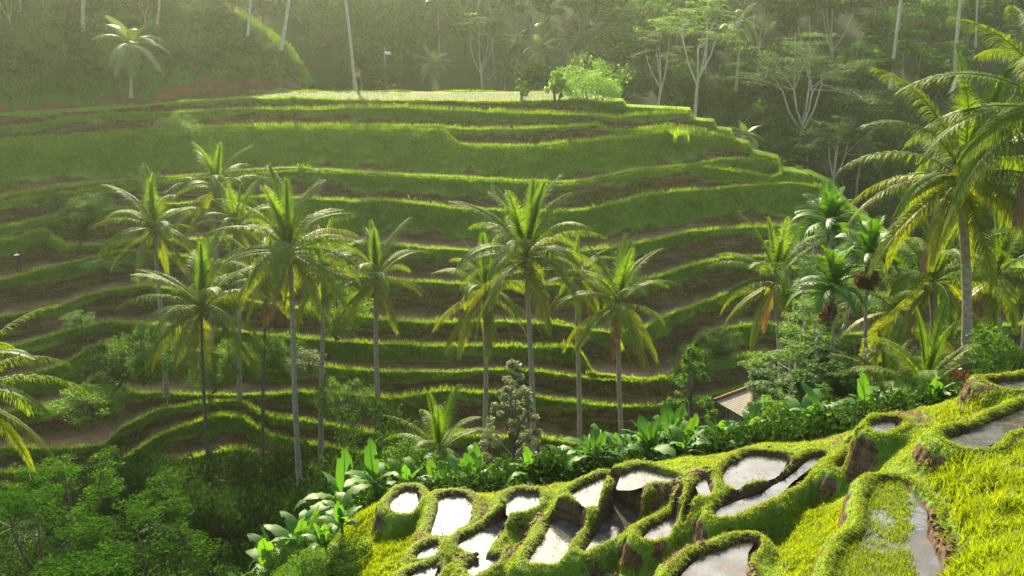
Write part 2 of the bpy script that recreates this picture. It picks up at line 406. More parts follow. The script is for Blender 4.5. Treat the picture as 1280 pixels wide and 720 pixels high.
wg = np.where(rw[:, None], sstep(.45, .8, cell_t + nz * .7), 0) * vis[None, :]
Pg, gi, gj = sample_grid(V, wg, 210000)
hv = rng.uniform(.2, .5, len(Pg)) * (1 + .5 * nz[gi, gj])
V1, F1 = blades(Pg - [0, 0, .03], hv, .07, .8, False, dirv=np.array([-.1, -.45, -.1]))
PL = []; HL = []
for i in range(NL):
    P = LP[i]; ln = np.linalg.norm(np.diff(P, axis=0), axis=1) * vis
    ln = ln * (LY[i][1:] > (LY[i - 1][1:] + 1.2 if i else 0)) + ln * .15
    n = int(ln.sum() * 46); idx = rng.choice(len(ln), n, p=ln / ln.sum()); t = rng.random(n)[:, None]
    q = P[idx] * (1 - t) + P[idx + 1] * t
    q[:, 1] += rng.uniform(-.3, .45, n); q[:, 2] -= .03
    tall = (1 + .9 * fbm(q[:, 0] * .12, i * 3.3, 0, 9, 3))
    PL.append(q); HL.append(rng.uniform(.14, .42, n) * np.clip(tall, .4, 2) * (1.35 if i in (1, 2, 3) else 1.0))
PL = np.concatenate(PL); HL = np.concatenate(HL)
V2, F2 = blades(PL, HL, .05, .5, False)
me = add_mesh('terrace_grass', np.concatenate([V1, V2]), np.concatenate([F1, F2 + len(V1)]), M['grass_far'])
tag(link('terrace_grass', me), 'fresh green grass fringing the lips of the far terraces', 'grass', kind='stuff')

# taller weeds in clumps on the risers
wc = np.where(rw[:, None], 1.0, 0.02) * vis[None, :]
Pc, _, _ = sample_grid(V, wc, 1500)
nb = rng.integers(25, 60, len(Pc)); Pq = np.repeat(Pc, nb, 0) + rng.normal(0, 1, (nb.sum(), 3)) * np.repeat(rng.uniform(.15, .6, len(Pc)), nb)[:, None] * [1, .25, .5]
Vw, Fw = blades(Pq, rng.uniform(.2, .6, len(Pq)), .09, .9, False, dirv=np.array([-.1, -.5, -.1]))
tag(link('riser_weeds', add_mesh('riser_weeds', Vw, Fw, M['grass_far'])), 'weeds growing in clumps on the earth faces of the far terraces', 'weeds', kind='stuff')

# flat pale rice field on the crest
M['rice'] = ground_mat('rice_field', [(.3, (.03, .045, .008)), (.5, (.05, .055, .012)), (.7, (.065, .06, .018))], [(.3, (.1, .07, .04)), (.7, (.2, .15, .08))], 2.5, .05)
cs = (xs > 150) & (xs < 742)
f = np.linspace(0, 1, 9)[:, None, None]
A = top[cs] + [0, .9, -.075]
B = A.copy(); B[:, 1] = Yb[cs] - .7; B[:, 0] = A[:, 0] * B[:, 1] / A[:, 1]
Vr = A[None] * (1 - f) + B[None] * f
me = add_mesh('rice_field', Vr.reshape(-1, 3), grid_faces(9, cs.sum()), M['rice'], True, {'turf': np.full(9 * cs.sum(), .85), 'wet': np.full(9 * cs.sum(), .0)})
tag(link('rice_field', me), 'flat pale rice paddy on the crest of the terraces', 'field', kind='structure')
n = 9000; a_ = rng.random(n)[:, None]; j = rng.integers(0, cs.sum(), n)
Pr = A[j] * (1 - a_) + B[j] * a_ + [0, 0, .0]
V1, F1 = blades(Pr, rng.uniform(.05, .16, n), .07, .5, False)
M['rice_leaf'] = leaf_mat('rice_leaf', [(.04, .055, .01), (.06, .065, .013), (.08, .07, .02)], .45, .6)
me = add_mesh('young_rice', V1, F1, M['rice_leaf'])
tag(link('young_rice', me), 'pale young rice standing in the crest field', 'rice', kind='stuff')

nb_ = 5200; jj = rng.integers(0, cs.sum() - 1, nb_); tt_ = rng.random(nb_)[:, None]
Pb = B[jj] * (1 - tt_) + B[jj + 1] * tt_ + np.stack([np.zeros(nb_), rng.uniform(.1, 1.1, nb_), np.full(nb_, .05)], 1)
V1, F1 = blades(Pb, rng.uniform(.1, .35, nb_) * (1 + 1.6 * np.clip(fbm(Pb[:, 0] * .25, 0, 0, 90, 4), -.4, 1)), .09, .7, False)
jf = rng.integers(0, cs.sum() - 1, 2600); Pf_ = A[jf] + np.stack([rng.uniform(-.3, .3, 2600), rng.uniform(-.6, .3, 2600), np.full(2600, 0)], 1)
Pf_ = Pf_[fbm(Pf_[:, 0] * .2, 3, 0, 91, 3) > -.02]
V2, F2 = blades(Pf_, rng.uniform(.1, .35, len(Pf_)), .08, .7, False)
tag(link('field_edge_grass', add_mesh('field_edge_grass', np.concatenate([V1, V2]), np.concatenate([F1, F2 + len(V1)]), M['grass_far'])), 'uneven grass along the edges of the crest field', 'grass', kind='stuff')

# ---------------------------------------------------------------- forested slope beyond
def forest_z(X, Y):
    z = -12 + .5 * (np.asarray(Y, float) - 165)
    z = np.clip(z, -36, 12 + .04 * (np.asarray(Y) - 213))
    return z + 1.6 * fbm(np.asarray(X) * .03, np.asarray(Y) * .03, 0, 40, 3)
gx = np.linspace(-385, 385, 160); gy = np.concatenate([np.arange(112, 240, 3.), np.linspace(240, 590, 20)])
GX, GY = np.meshgrid(gx, gy)
Vf = np.stack([GX, GY, forest_z(GX, GY)], 2)
# under the plateau the slope sinks out of the way
inside = (GX < 30) & (GY < 152); Vf[..., 2] = np.where(inside, np.minimum(Vf[..., 2], -30), Vf[..., 2])
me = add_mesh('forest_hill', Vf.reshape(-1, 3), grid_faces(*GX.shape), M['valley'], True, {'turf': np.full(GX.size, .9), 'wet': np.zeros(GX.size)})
tag(link('forest_hill', me), 'wooded slope beyond the crest of the terraces', 'hill', kind='structure')

# knoll at upper left
kx = np.arange(-160, 386.1, 3.0)
yb = np.interp(kx, [-160, 0, 100, 160, 240, 300, 384], [146, 141, 135, 130, 121, 117, 112.6])
yc = np.interp(kx, [-160, 0, 200, 255, 285, 310, 335, 358, 372, 380, 386], [-60, -60, -45, -8, 20, 31, 46, 67, 88, 101, 111]) + 3 * fbm(kx * .03, 0, 0, 3, 3)
zp = np.interp(kx, xs, top[:, 2]) - .15
Ybk = -zp / g_of(yb)
dk = np.interp(kx, [-160, 200, 300, 360, 386], [26, 24, 14, 5, 1.5])
rowsK, tK = [], []
nK = 44
for k in range(nK):
    s = k / (nK - 1); ss = s ** 1.25
    Yk = Ybk + dk * ss
    zt = -g_of(yc) * (Ybk + dk)
    z = zp - .4 + (zt - zp + .4) * (s ** .82)
    fb = np.minimum(1, (zt - zp) / 3) * fbm(kx * .05, s * 6, 0, 50, 4)
    Yk = Yk - 1.6 * fb * math.sin(math.pi * min(1, s + .02))
    rowsK.append(np.stack([az_of(kx, yb * (1 - s) + yc * s) * Yk, Yk, z], 1))
    bare = np.interp(kx, [0, 180, 250, 340, 386], [.02, .04, .12, .2, .42])
    tK.append(np.clip(.5 + (s - bare - .06 * fbm(kx * .05, 3, 0, 4, 2)) * 16, -.2, 1.3))
for dY, dz in ((4, .5), (12, -3), (30, -16)):
    Q = rowsK[nK - 1].copy(); Q[:, 1] += dY; Q[:, 2] += dz * (1 if dz > 0 else np.minimum(1, 1)); rowsK.append(Q); tK.append(np.ones(len(kx)))
VK = np.stack(rowsK)
M['knoll'] = ground_mat('knoll_ground', [(.3, (.03, .08, .008)), (.5, (.055, .125, .01)), (.7, (.09, .16, .014))],
                        [(.3, (.09, .04, .016)), (.5, (.15, .065, .025)), (.7, (.20, .10, .04))], .7, .2)
me = add_mesh('knoll', VK.reshape(-1, 3), grid_faces(*VK.shape[:2]), M['knoll'], True, {'turf': np.stack(tK).ravel(), 'wet': np.zeros(VK.shape[0] * VK.shape[1])})
tag(link('knoll', me), 'steep overgrown knoll with bare red earth at its foot', 'hill', kind='structure')
wgk = np.ones((VK.shape[0] - 1, VK.shape[1] - 1)) * sstep(.5, .9, np.stack(tK)[:-1, :-1]); wgk[nK:] *= .1
Pk, ki, kj = sample_grid(VK, wgk, 45000)
V1, F1 = blades(Pk, rng.uniform(.3, 1.0, len(Pk)) * (1 + .4 * vnoise(Pk[:, 0] * .3, Pk[:, 1] * .3, Pk[:, 2] * .3, 2)), .14, .9, True, dirv=np.array([-.05, -.6, -.15]))
M['long_grass'] = leaf_mat('long_grass', [(.035, .10, .008), (.07, .16, .012), (.11, .21, .015)], .5, .6, (1.6, 1.5, .4), .08)
me = add_mesh('knoll_grass', V1, F1, M['long_grass'])
tag(link('knoll_grass', me), 'long hanging grass on the knoll at upper left', 'grass', kind='stuff')

# ---------------------------------------------------------------- near slope: flooded plots and grassy bunds
def T6(p): return [(680 + x / 4.5, 560 + y / 4.5) for x, y in p]
def T5(p): return [(440 + x / 4.5, 560 + y / 4.5) for x, y in p]
def T7(p): return [(920 + x / 3.0, 480 + y / 3.0) for x, y in p]
PONDS = [   # (outline in the photograph, water level)
 ([(694, 648), (728, 663), (709, 684), (695, 703), (659, 704), (670, 686), (683, 672)], -12.1),
 ([(712, 620), (735, 608), (758, 597), (755, 613), (748, 628), (741, 634)], -11.6),
 ([(771, 609), (780, 596), (795, 587), (815, 590), (846, 600), (806, 603), (790, 609)], -11.15),
 ([(766, 624), (782, 634), (800, 651), (770, 668), (745, 681), (727, 692), (747, 664), (764, 643)], -11.9),
 ([(802, 671), (822, 658), (845, 643), (843, 655), (838, 665), (818, 674)], -11.45),
 ([(893, 647), (898, 633), (924, 622), (960, 611), (985, 597), (1012, 574), (1030, 573), (990, 602), (962, 624), (920, 642)], -10.80),
 ([(904, 593), (918, 582), (937, 571), (960, 572), (983, 577), (966, 593), (940, 602), (912, 611)], -10.72),
 ([(873, 608), (882, 599), (884, 616), (876, 622)], -10.75),
 ([(830, 745), (860, 707), (880, 698), (902, 691), (920, 681), (941, 680), (930, 695), (928, 740)], -10.8),
 ([(573, 680), (600, 668), (628, 653), (636, 646), (622, 668), (609, 685), (606, 702), (590, 691)], -12.5),
 ([(635, 642), (636, 624), (647, 618), (672, 620), (669, 631), (653, 638)], -12.25),
 ([(549, 622), (573, 621), (589, 629), (585, 649), (564, 667), (560, 671), (541, 671), (542, 660), (550, 645)], -13.0),
 ([(491, 627), (504, 616), (518, 616), (522, 633), (507, 641), (493, 634)], -13.4),
 ([(521, 701), (529, 691), (544, 683), (545, 691), (540, 698)], -12.9),
 ([(505, 728), (529, 713), (548, 707), (541, 717), (530, 735)], -12.8),
 ([(585, 712), (600, 704), (622, 700), (606, 710), (590, 722)], -12.45),
 ([(1093, 543), (1089, 530), (1117, 529), (1110, 538)], -9.3),
 ([(1046, 588), (1068, 568), (1069, 577), (1054, 588)], -10.4),
 ([(1176, 549), (1208, 540), (1224, 537), (1252, 524), (1290, 508), (1300, 520), (1240, 548), (1223, 560), (1202, 560)], -8.5),
 ([(1096, 606), (1122, 604), (1143, 622), (1157, 640), (1152, 664), (1172, 690), (1168, 735), (1040, 740), (1050, 700), (1082, 668), (1088, 635)], -9.2),
 ([(1232, 482), (1262, 479), (1285, 474), (1290, 482), (1262, 489)], -8.45),
 ([(855, 655), (860, 652), (866, 640), (872, 640), (862, 652)], -11.3),
]
def chaikin(P, n=1):
    P = np.asarray(P, float)
    for _ in range(n):
        Q = np.roll(P, -1, 0); P = np.stack([.84 * P + .16 * Q, .16 * P + .84 * Q], 1).reshape(-1, 2)
    return P
ponds = []
for o, z in PONDS:
    w = np.array([at_z(x, y, z)[:2] for x, y in o]); ponds.append((chaikin(w), z))
def crest(X):
    return -13.1 + .27 * (np.asarray(X, float) + 2) - .95 * np.clip(-5 - np.asarray(X, float), 0, 8), 27 - .15 * (np.asarray(X, float) + 4)
def slope_z(X, Y):
    zc, Yc = crest(X); k = .6
    return zc - k * np.maximum(Y - Yc, -.0) 
CP_ = []
for P, z in ponds: CP_.append((*P.mean(0), z + .12))
for x, y, z in [(1250, 650, -7.9), (1265, 700, -7.3), (1280, 560, -8.0), (1230, 590, -8.2), (1250, 470, -8.5), (1200, 480, -8.7), (1150, 507, -8.9), (1100, 515, -9.1),
                (1060, 520, -9.5), (1045, 560, -10.45), (1130, 555, -8.9), (1150, 550, -8.7), (1100, 570, -9.2), (1060, 600, -10.3), (1010, 620, -10.75), (1000, 650, -10.55), (1010, 700, -10.1),
                (960, 660, -11.0), (880, 665, -11.4), (840, 690, -11.5), (760, 700, -11.7), (780, 715, -11.5), (640, 705, -12.3), (480, 700, -13.3), (450, 715, -13.4),
                (470, 650, -13.7), (455, 670, -13.8), (610, 640, -12.6), (530, 640, -13.3), (1190, 640, -8.5), (1185, 700, -8.3), (1215, 700, -7.8)]:
    CP_.append(at_z(x, y, z))
for X in (-14, -9, -5, -1, 3, 7, 11, 15, 19):
    zc, Yc = crest(X); CP_.append((X, Yc + .8, float(zc) - .6)); CP_.append((X, Yc + 4, float(slope_z(X, Yc + 4))))
for X, Y, z in [(0, 0, -1.7), (6, 2, -1.6), (-6, 2, -2.5), (0, 8, -7.2), (6, 8, -4.8), (10, 9, -4.6), (-8, 8, -12.5), (-5.6, 24, -15.8), (-5.2, 21, -14.8), (-7, 24, -17.5), (-8, 20, -16.5), (-9, 14, -16), (-6.5, 17, -14.8), (-12, 20, -19), (14, 12, -5.5), (-13, 14, -18), (-14, 24, -21), (3, 12, -9.6), (0, 14, -11.2), (-4, 16, -12.8), (16, 16, -7), (20, 6, -3.5)]:
    CP_.append((X, Y, z))
CP_ = np.array(CP_)
def tps_fit(P, lam=.15):
    n = len(P); d = np.linalg.norm(P[:, None, :2] - P[None, :, :2], axis=2)
    K = np.where(d > 0, d * d * np.log(d + 1e-9), 0) + lam * np.eye(n)
    Q = np.concatenate([np.ones((n, 1)), P[:, :2]], 1)
    A = np.block([[K, Q], [Q.T, np.zeros((3, 3))]])
    return np.linalg.solve(A, np.concatenate([P[:, 2], np.zeros(3)]))
TW = tps_fit(CP_)
def tps(X, Y):
    out = TW[-3] + TW[-2] * X + TW[-1] * Y
    for k in range(len(CP_)):
        d2 = (X - CP_[k, 0]) ** 2 + (Y - CP_[k, 1]) ** 2 + 1e-9
        out = out + TW[k] * .5 * d2 * np.log(d2)
    return out
def sdist(P, X, Y):
    """signed distance to polygon, negative inside"""
    d = np.full(X.shape, 1e9); ins = np.zeros(X.shape, bool)
    A = P; B = np.roll(P, -1, 0)
    for (ax, ay), (bx, by) in zip(A, B):
        ex, ey = bx - ax, by - ay; L = ex * ex + ey * ey + 1e-12
        t = np.clip(((X - ax) * ex + (Y - ay) * ey) / L, 0, 1)
        d = np.minimum(d, np.hypot(X - ax - t * ex, Y - ay - t * ey))
        c = ((ay > Y) != (by > Y)) & (X < (bx - ax) * (Y - ay) / (by - ay + 1e-12) + ax)
        ins ^= c
    return np.where(ins, -d, d)
def near_height(X, Y):
    """height, pond closeness (signed distance to the nearest pond), bund mask"""
    shp = X.shape; X = X.ravel(); Y = Y.ravel()
    n1 = fbm(X * .8, Y * .8, 0, 61, 4)
    H = tps(X, Y) - .42 + .2 * n1 + .05 * vnoise(X * 5, Y * 5, 0, 8)
    H = np.where(Y > 27, np.minimum(H, slope_z(X, Y) + .3), H)
    bund = np.zeros(X.shape); near = np.full(X.shape, 9.)
    wob = .10 * vnoise(X * 1.7, Y * 1.7, 0, 71) + .045 * vnoise(X * 6, Y * 6, 0, 72)
    SD = {}
    for k, (P, z) in sorted(enumerate(ponds), key=lambda e: e[1][1]):
        m = (X > P[:, 0].min() - 2) & (X < P[:, 0].max() + 2) & (Y > P[:, 1].min() - 2) & (Y < P[:, 1].max() + 2)
        if not m.any(): continue
        sd = np.full(X.shape, 9.); sd[m] = np.minimum(sdist(P, X[m], Y[m]), sdist(P, X[m], Y[m] + .12)) + wob[m] * .8 - .115
        SD[k] = sd
        top_ = z + .09 + .04 * n1
        w = .22
        prof = top_ + .05 * np.cos(np.clip(sd / w * 2 - 1, -1, 1) * np.pi / 2)
        kk = np.where(sd < w, 1, 1 - sstep(w, w + np.where(H > top_, .22, .36), sd))
        H = np.where(sd > 0, H * (1 - kk) + prof * kk, H)
        bund = np.maximum(bund, kk * (sd > 0)); near = np.minimum(near, sd)
    for k, (P, z) in sorted(enumerate(ponds), key=lambda e: -e[1][1]):
        if k not in SD: continue
        sd = SD[k]
        fl = z - .10 - .15 * sstep(0, 1, -sd) + .06 * vnoise(X * 2, Y * 2, 0, 5)
        m = sd < 0
        kk = sstep(0, .11, -sd)
        H = np.where(m, H * (1 - kk) + fl * kk, H)
    return H.reshape(shp), near.reshape(shp), bund.reshape(shp)
na = 620; Xa = np.tan(np.linspace(R(-36), R(36), na))
Yr = np.concatenate([np.arange(1.0, 12, .25), np.arange(12, 29.5, .052), np.arange(29.5, 34, .3)])
AX, NYY = np.meshgrid(Xa, Yr); NX = AX * NYY
NH, NS, NB = near_height(NX, NYY)
dzx = np.gradient(NH, axis=1) / (np.gradient(NX, axis=1) + 1e-9); dzy = np.gradient(NH, axis=0) / (np.gradient(NYY, axis=0) + 1e-9)
steep = np.hypot(dzx, dzy)
Vn = np.stack([NX, NYY, NH], 2)
# steep faces are pushed in and out a little so the cut earth is rough
rough = np.clip(steep - 1, 0, 1) * .05
Vn[..., 0] += rough * vnoise(NX * 8, NYY * 8, NH * 8, 91); Vn[..., 1] += rough * vnoise(NX * 8, NYY * 8, NH * 8, 92)
PATCH = [(at_z(x, y, z)[:2], rx, ry) for x, y, z, rx, ry in [(1168, 655, -8.9, .35, 1.1), (1170, 700, -8.8, .4, .8), (935, 700, -10.4, .25, .5), (852, 697, -11.1, .55, .25),
         (820, 700, -11.3, .5, .25), (700, 655, -12.2, .0, .0), (664, 662, -12.3, .35, .35), (850, 600, -10.9, .45, .5), (868, 602, -10.9, .4, .5), (1130, 510, -8.9, 1.0, .25),
         (1215, 515, -8.5, .9, .3), (1245, 478, -8.4, .5, .3), (752, 700, -11.7, .4, .3), (590, 700, -12.4, .5, .2), (640, 690, -12.3, .3, .2), (1280, 475, -8.4, .5, .3), (575, 615, -12.9, .6, .2)]]
soilp = np.zeros(NX.shape)
for (px_, py_), rx, ry in PATCH:
    if rx: soilp = np.maximum(soilp, 1.15 - ((NX - px_) / rx) ** 2 - ((NYY - py_) / ry) ** 2)
soilp = np.clip(soilp, 0, 1)
nturf = np.clip(1.15 - sstep(2.0, 3.8, steep) * 1.3 - soilp * 1.1 + .12 * fbm(NX * 2, NYY * 2, 0, 5, 3) - .9 * sstep(.22, .42, fbm(NX * .9, NYY * .9, 0, 19, 5)), -.3, 1.2)
nturf = np.where(NS < -.02, -.3, nturf)
nwet = np.where((NS < -.1) & (steep < .8), 1.0, 0.0)
me = add_mesh('near_slope', Vn.reshape(-1, 3), grid_faces(*NX.shape), M['near_ground'], True, {'turf': nturf.ravel(), 'wet': nwet.ravel()})
tag(link('near_slope', me), 'near slope of small flooded plots between grassy bunds', 'ground', kind='structure')

# water
m, t = new_mat('pond_water'); out = N(t, 'ShaderNodeOutputMaterial')
pb = N(t, 'ShaderNodeBsdfPrincipled', Roughness=.03, IOR=1.4); pb.inputs['Base Color'].default_value = (.16, .13, .09, 1)
tc = N(t, 'ShaderNodeTexCoord'); n1 = N(t, 'ShaderNodeTexNoise', Scale=5.0, Detail=3.0); n2 = N(t, 'ShaderNodeTexNoise', Scale=1.3, Detail=6.0, Roughness=.7)
t.links.new(tc.outputs['Object'], n1.inputs[0]); t.links.new(tc.outputs['Object'], n2.inputs[0])
bp = N(t, 'ShaderNodeBump', Strength=.22, Distance=.02); t.links.new(n1.outputs[0], bp.inputs['Height']); t.links.new(bp.outputs[0], pb.inputs['Normal'])
rg_ = N(t, 'ShaderNodeMapRange'); rg_.inputs[1].default_value = .5; rg_.inputs[2].default_value = .66; rg_.inputs[3].default_value = .03; rg_.inputs[4].default_value = .4; t.links.new(n2.outputs[0], rg_.inputs[0]); t.links.new(rg_.outputs[0], pb.inputs['Roughness'])
rp = ramp(t, [(.40, (.085, .09, .085)), (.56, (.045, .04, .03)), (.68, (.09, .06, .035))]); t.links.new(n2.outputs[0], rp.inputs[0]); t.links.new(rp.outputs[0], pb.inputs['Base Color'])
t.links.new(pb.outputs[0], out.inputs[0]); M['water'] = m
for k, (P, z) in enumerate(ponds):
    c = P.mean(0); z = z + .015
    d = P - c; Pw = P + d / (np.linalg.norm(d, axis=1)[:, None] + 1e-9) * .08; Pw[:, 1] -= np.where(d[:, 1] < 0, .14, 0)
    V0 = np.concatenate([Pw, c[None]]); V0 = np.concatenate([V0, np.full((len(V0), 1), z)], 1)
    n = len(Pw); j = np.arange(n)
    me = add_mesh('water', V0, np.stack([j, (j + 1) % n, np.full(n, n)], 1), M['water'])
    if me.polygons[0].normal.z < 0: me.flip_normals()
    tag(link('water', me), kind='structure')

# grass on the near slope
inpx, inpy = pix(NX, NYY, NH)
okv = (inpx > -80) & (inpx < 1380) & (inpy > 430) & (inpy < 800)
tallm = sstep(1130, 1210, inpx) * sstep(470, 560, inpy)                     # long rough grass at the right edge
tallm = np.maximum(tallm, .55 * sstep(960, 1010, inpx) * sstep(610, 660, inpy))
tallm = np.maximum(tallm, .5 * (1 - sstep(470, 560, inpx)))
tallm = tallm * (1 - NB)
wg = (np.clip(nturf, 0, 1) ** 2 * okv * (NS > .0) * np.clip(1.5 - .04 * (NYY - 10), .5, 1.4) * (1 + .6 * tallm))[:-1, :-1]
ng = 330000
Pn, ni, nj = sample_grid(Vn, wg, ng)
tl = tallm[ni, nj]; nn = fbm(Pn[:, 0] * 1.2, Pn[:, 1] * 1.2, 0, 15, 3)
hn = rng.uniform(.02, .085, ng) * (1 + .5 * nn) + tl * rng.uniform(.05, .34, ng) * np.clip(.8 + 1.3 * nn, .2, 2)
V1, F1 = blades(Pn - [0, 0, .01], hn, .010 + .010 * tl + .0004 * Pn[:, 1], .6, True, dirv=np.array([.1, -.12, 0]))
# dead and dry blades mixed in, thicker round the bare patches
M['straw'] = leaf_mat('straw', [(.10, .06, .025), (.20, .14, .06), (.30, .24, .11)], .3, .7, (1.2, 1.1, .8), .1)
wd_ = (okv * (NS > .02) * (.12 + soilp + .8 * sstep(.1, .35, fbm(NX * .9, NYY * .9, 0, 19, 5))))[:-1, :-1]
Pd, _, _ = sample_grid(Vn, wd_, 30000)
Vd, Fd = blades(Pd, rng.uniform(.03, .12, len(Pd)), .013, 1.6, True)
tag(link('dead_grass', add_mesh('dead_grass', Vd, Fd, M['straw'])), 'dry straw and dead grass scattered on the bunds', 'straw', kind='stuff')
# grass hanging over the cut rims
wr = (okv * (NS > .0) * (NS < .16) * (NB > .5))[:-1, :-1].astype(float)
Pr_, _, _ = sample_grid(Vn, wr, 60000)
V3, F3 = blades(Pr_ - [0, 0, .01], rng.uniform(.06, .16, len(Pr_)), .018, 1.3, True, dirv=np.array([.15, -.5, -.35]))
V1 = np.concatenate([V1, V3]); F1 = np.concatenate([F1, F3 + len(V1) - len(V3)])
me = add_mesh('bund_grass', V1, F1, M['grass_near'])
tag(link('bund_grass', me), 'bright grass covering the near bunds and slope', 'grass', kind='stuff')
# rice shoots and weeds standing in the flooded plot at lower right
P, z = ponds[19]
n = 30000; q = np.stack([rng.uniform(P[:, 0].min(), P[:, 0].max(), n), rng.uniform(P[:, 1].min(), P[:, 1].max(), n)], 1)
sd = sdist(P, q[:, 0], q[:, 1]); dens = fbm(q[:, 0] * 1.1, q[:, 1] * 1.1, 0, 33, 4) + .18
qx, qy = pix(q[:, 0], q[:, 1], np.full(n, z))
dens = dens - .9 * sstep(1125, 1165, qx) + .15
keep = (sd < .05) & (rng.random(n) < sstep(-.1, .35, dens)); q = q[keep]
Pw = np.concatenate([q, np.full((len(q), 1), z - .02)], 1)
V1, F1 = blades(Pw, rng.uniform(.05, .16, len(q)), .014, .7, True)
me = add_mesh('paddy_weed', V1, F1, M['grass_near'])
tag(link('paddy_weed', me), 'weeds and shoots growing out of the flooded plot at lower right', 'weeds', kind='stuff')
Ps, Hs = [], []
for k_, dn in ((0, 50), (1, 40), (2, 40), (3, 70), (5, 50), (6, 160), (8, 40), (11, 220), (12, 120), (9, 60), (18, 110), (10, 60)):
    P, z = ponds[k_]; ar_ = abs(np.sum(P[:, 0] * np.roll(P[:, 1], -1) - np.roll(P[:, 0], -1) * P[:, 1])) / 2
    n = int(ar_ * dn * 2.2); q = np.stack([rng.uniform(P[:, 0].min(), P[:, 0].max(), n), rng.uniform(P[:, 1].min(), P[:, 1].max(), n)], 1)
    q = q[(sdist(P, q[:, 0], q[:, 1]) < .05) & (fbm(q[:, 0] * 1.5, q[:, 1] * 1.5, k_, 12, 3) > -.05)]
    Ps.append(np.concatenate([q, np.full((len(q), 1), z)], 1)); Hs.append(rng.uniform(.02, .07, len(q)))
Ps = np.concatenate(Ps); V1, F1 = blades(Ps, np.concatenate(Hs), .02, 2.0, True)
tag(link('pond_stubble', add_mesh('pond_stubble', V1, F1, M['straw'] if 'straw' in M else M['grass_near'])), 'rice stubble and floating bits in the flooded plots', 'stubble', kind='stuff')
# clods of dug earth
M['soil'] = bark_mat('dug_soil', (.035, .02, .01), (.14, .08, .04), 9)
mb = MB()
ico = []
for (cx_, cy_), rx, ry in PATCH[:9] + PATCH[12:15]:
    if not rx: continue
    for _ in range(int(60 * (rx + ry))):
        x_, y_ = cx_ + rng.normal() * rx * .55, cy_ + rng.normal() * ry * .55
        hz = float(near_height(np.array([x_]), np.array([y_]))[0][0]); r_ = rng.uniform(.02, .08)
        a = np.linspace(0, np.pi, 5)[:, None]; b = np.linspace(0, 2 * np.pi, 8)[None, :-1]
        S = np.stack([np.sin(a) * np.cos(b), np.sin(a) * np.sin(b), np.cos(a) * .7 * np.ones_like(b)], 2).reshape(-1, 3)
        S = S * r_ * (1 + .6 * vnoise(S[:, 0] * 2 + x_ * 9, S[:, 1] * 2, S[:, 2] * 2)[:, None])
        F = []
        for i in range(4):
            for jj in range(7): F.append((i * 7 + jj, i * 7 + (jj + 1) % 7, (i + 1) * 7 + (jj + 1) % 7, (i + 1) * 7 + jj))
        mb.add(S + [x_, y_, hz + r_ * .2], F)
tag(link('soil_clods', mb.mesh('soil_clods', M['soil'], True)), 'dug brown clods beside the flooded plots', 'soil', kind='stuff')

# ---------------------------------------------------------------- valley floor and surrounding ground
def ground_z(X, Y):
    X = np.asarray(X, float); Y = np.asarray(Y, float)
    fl = -37 + .42 * np.clip(X - 1, 0, 24) * (1 - sstep(58, 84, Y)) + 3.2 * sstep(-22, -32, X) * (1 - sstep(60, 70, Y))
    z = np.maximum(fl, slope_z(np.clip(X, -18, 22), Y))
    z = z + .5 * fbm(X * .12, Y * .12, 0, 45, 3)
    return z
gx = np.concatenate([np.linspace(-385, -70, 22), np.arange(-66, 76, 1.5), np.linspace(80, 385, 22)]); gy = np.concatenate([[-55, -30, -10, 0, 8, 16], np.arange(24, 96, 1.2), [100, 112]])
GX, GY = np.meshgrid(gx, gy); GZ = ground_z(GX, GY)
GZ = np.where(GY < 24, np.interp(GY, [-55, 0, 16, 24], [-4, -10, -18, -20]), GZ - 2.5 * (1 - sstep(29, 33, GY)))
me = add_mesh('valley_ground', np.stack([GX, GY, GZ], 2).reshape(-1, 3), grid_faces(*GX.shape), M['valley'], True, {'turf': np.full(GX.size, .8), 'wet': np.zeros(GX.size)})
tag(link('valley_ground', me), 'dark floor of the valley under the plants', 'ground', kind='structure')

# ---------------------------------------------------------------- plant generators
M['palm'] = leaf_mat('palm_leaf', [(.045, .10, .012), (.085, .15, .015), (.15, .20, .02)], .5, .55, (1.7, 1.5, .4), .1)
M['palm_young'] = leaf_mat('young_palm_leaf', [(.05, .12, .012), (.08, .16, .015), (.12, .20, .02)], .5, .55, (1.6, 1.4, .4), .1)
M['palm_old'] = leaf_mat('old_palm_leaf', [(.07, .12, .012), (.14, .19, .012), (.24, .25, .015)], .5, .5, (1.5, 1.3, .4), .2)
M['palm_dead'] = leaf_mat('dead_palm_leaf', [(.10, .05, .025), (.18, .10, .05), (.24, .15, .08)], .3, .7, (1.2, 1, .8), .2)
M['palm_bark'] = bark_mat('palm_bark', (.26, .20, .12), (.54, .45, .31), 7, 9)
M['dark_bark'] = bark_mat('dark_bark', (.05, .04, .03), (.14, .11, .08), 6)
M['pale_bark'] = bark_mat('pale_bark', (.24, .21, .16), (.45, .41, .33), 5)
M['husk'] = bark_mat('coconut_husk', (.16, .10, .03), (.34, .22, .06), 5)
M['areca'] = leaf_mat('areca_leaf', [(.035, .10, .012), (.06, .15, .018), (.09, .19, .02)], .4, .5, (1.6, 1.5, .4), .25)
M['banana'] = leaf_mat('banana_leaf', [(.025, .09, .015), (.05, .15, .02), (.11, .22, .025)], .5, .5, (1.7, 1.5, .4), .12)
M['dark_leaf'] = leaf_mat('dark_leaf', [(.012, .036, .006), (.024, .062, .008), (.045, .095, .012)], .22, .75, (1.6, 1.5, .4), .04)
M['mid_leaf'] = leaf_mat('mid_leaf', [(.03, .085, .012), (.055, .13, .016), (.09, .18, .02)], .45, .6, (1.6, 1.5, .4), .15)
M['bright_leaf'] = leaf_mat('bright_leaf', [(.06, .15, .012), (.10, .21, .016), (.14, .25, .02)], .5, .6, (1.6, 1.5, .4), .15)
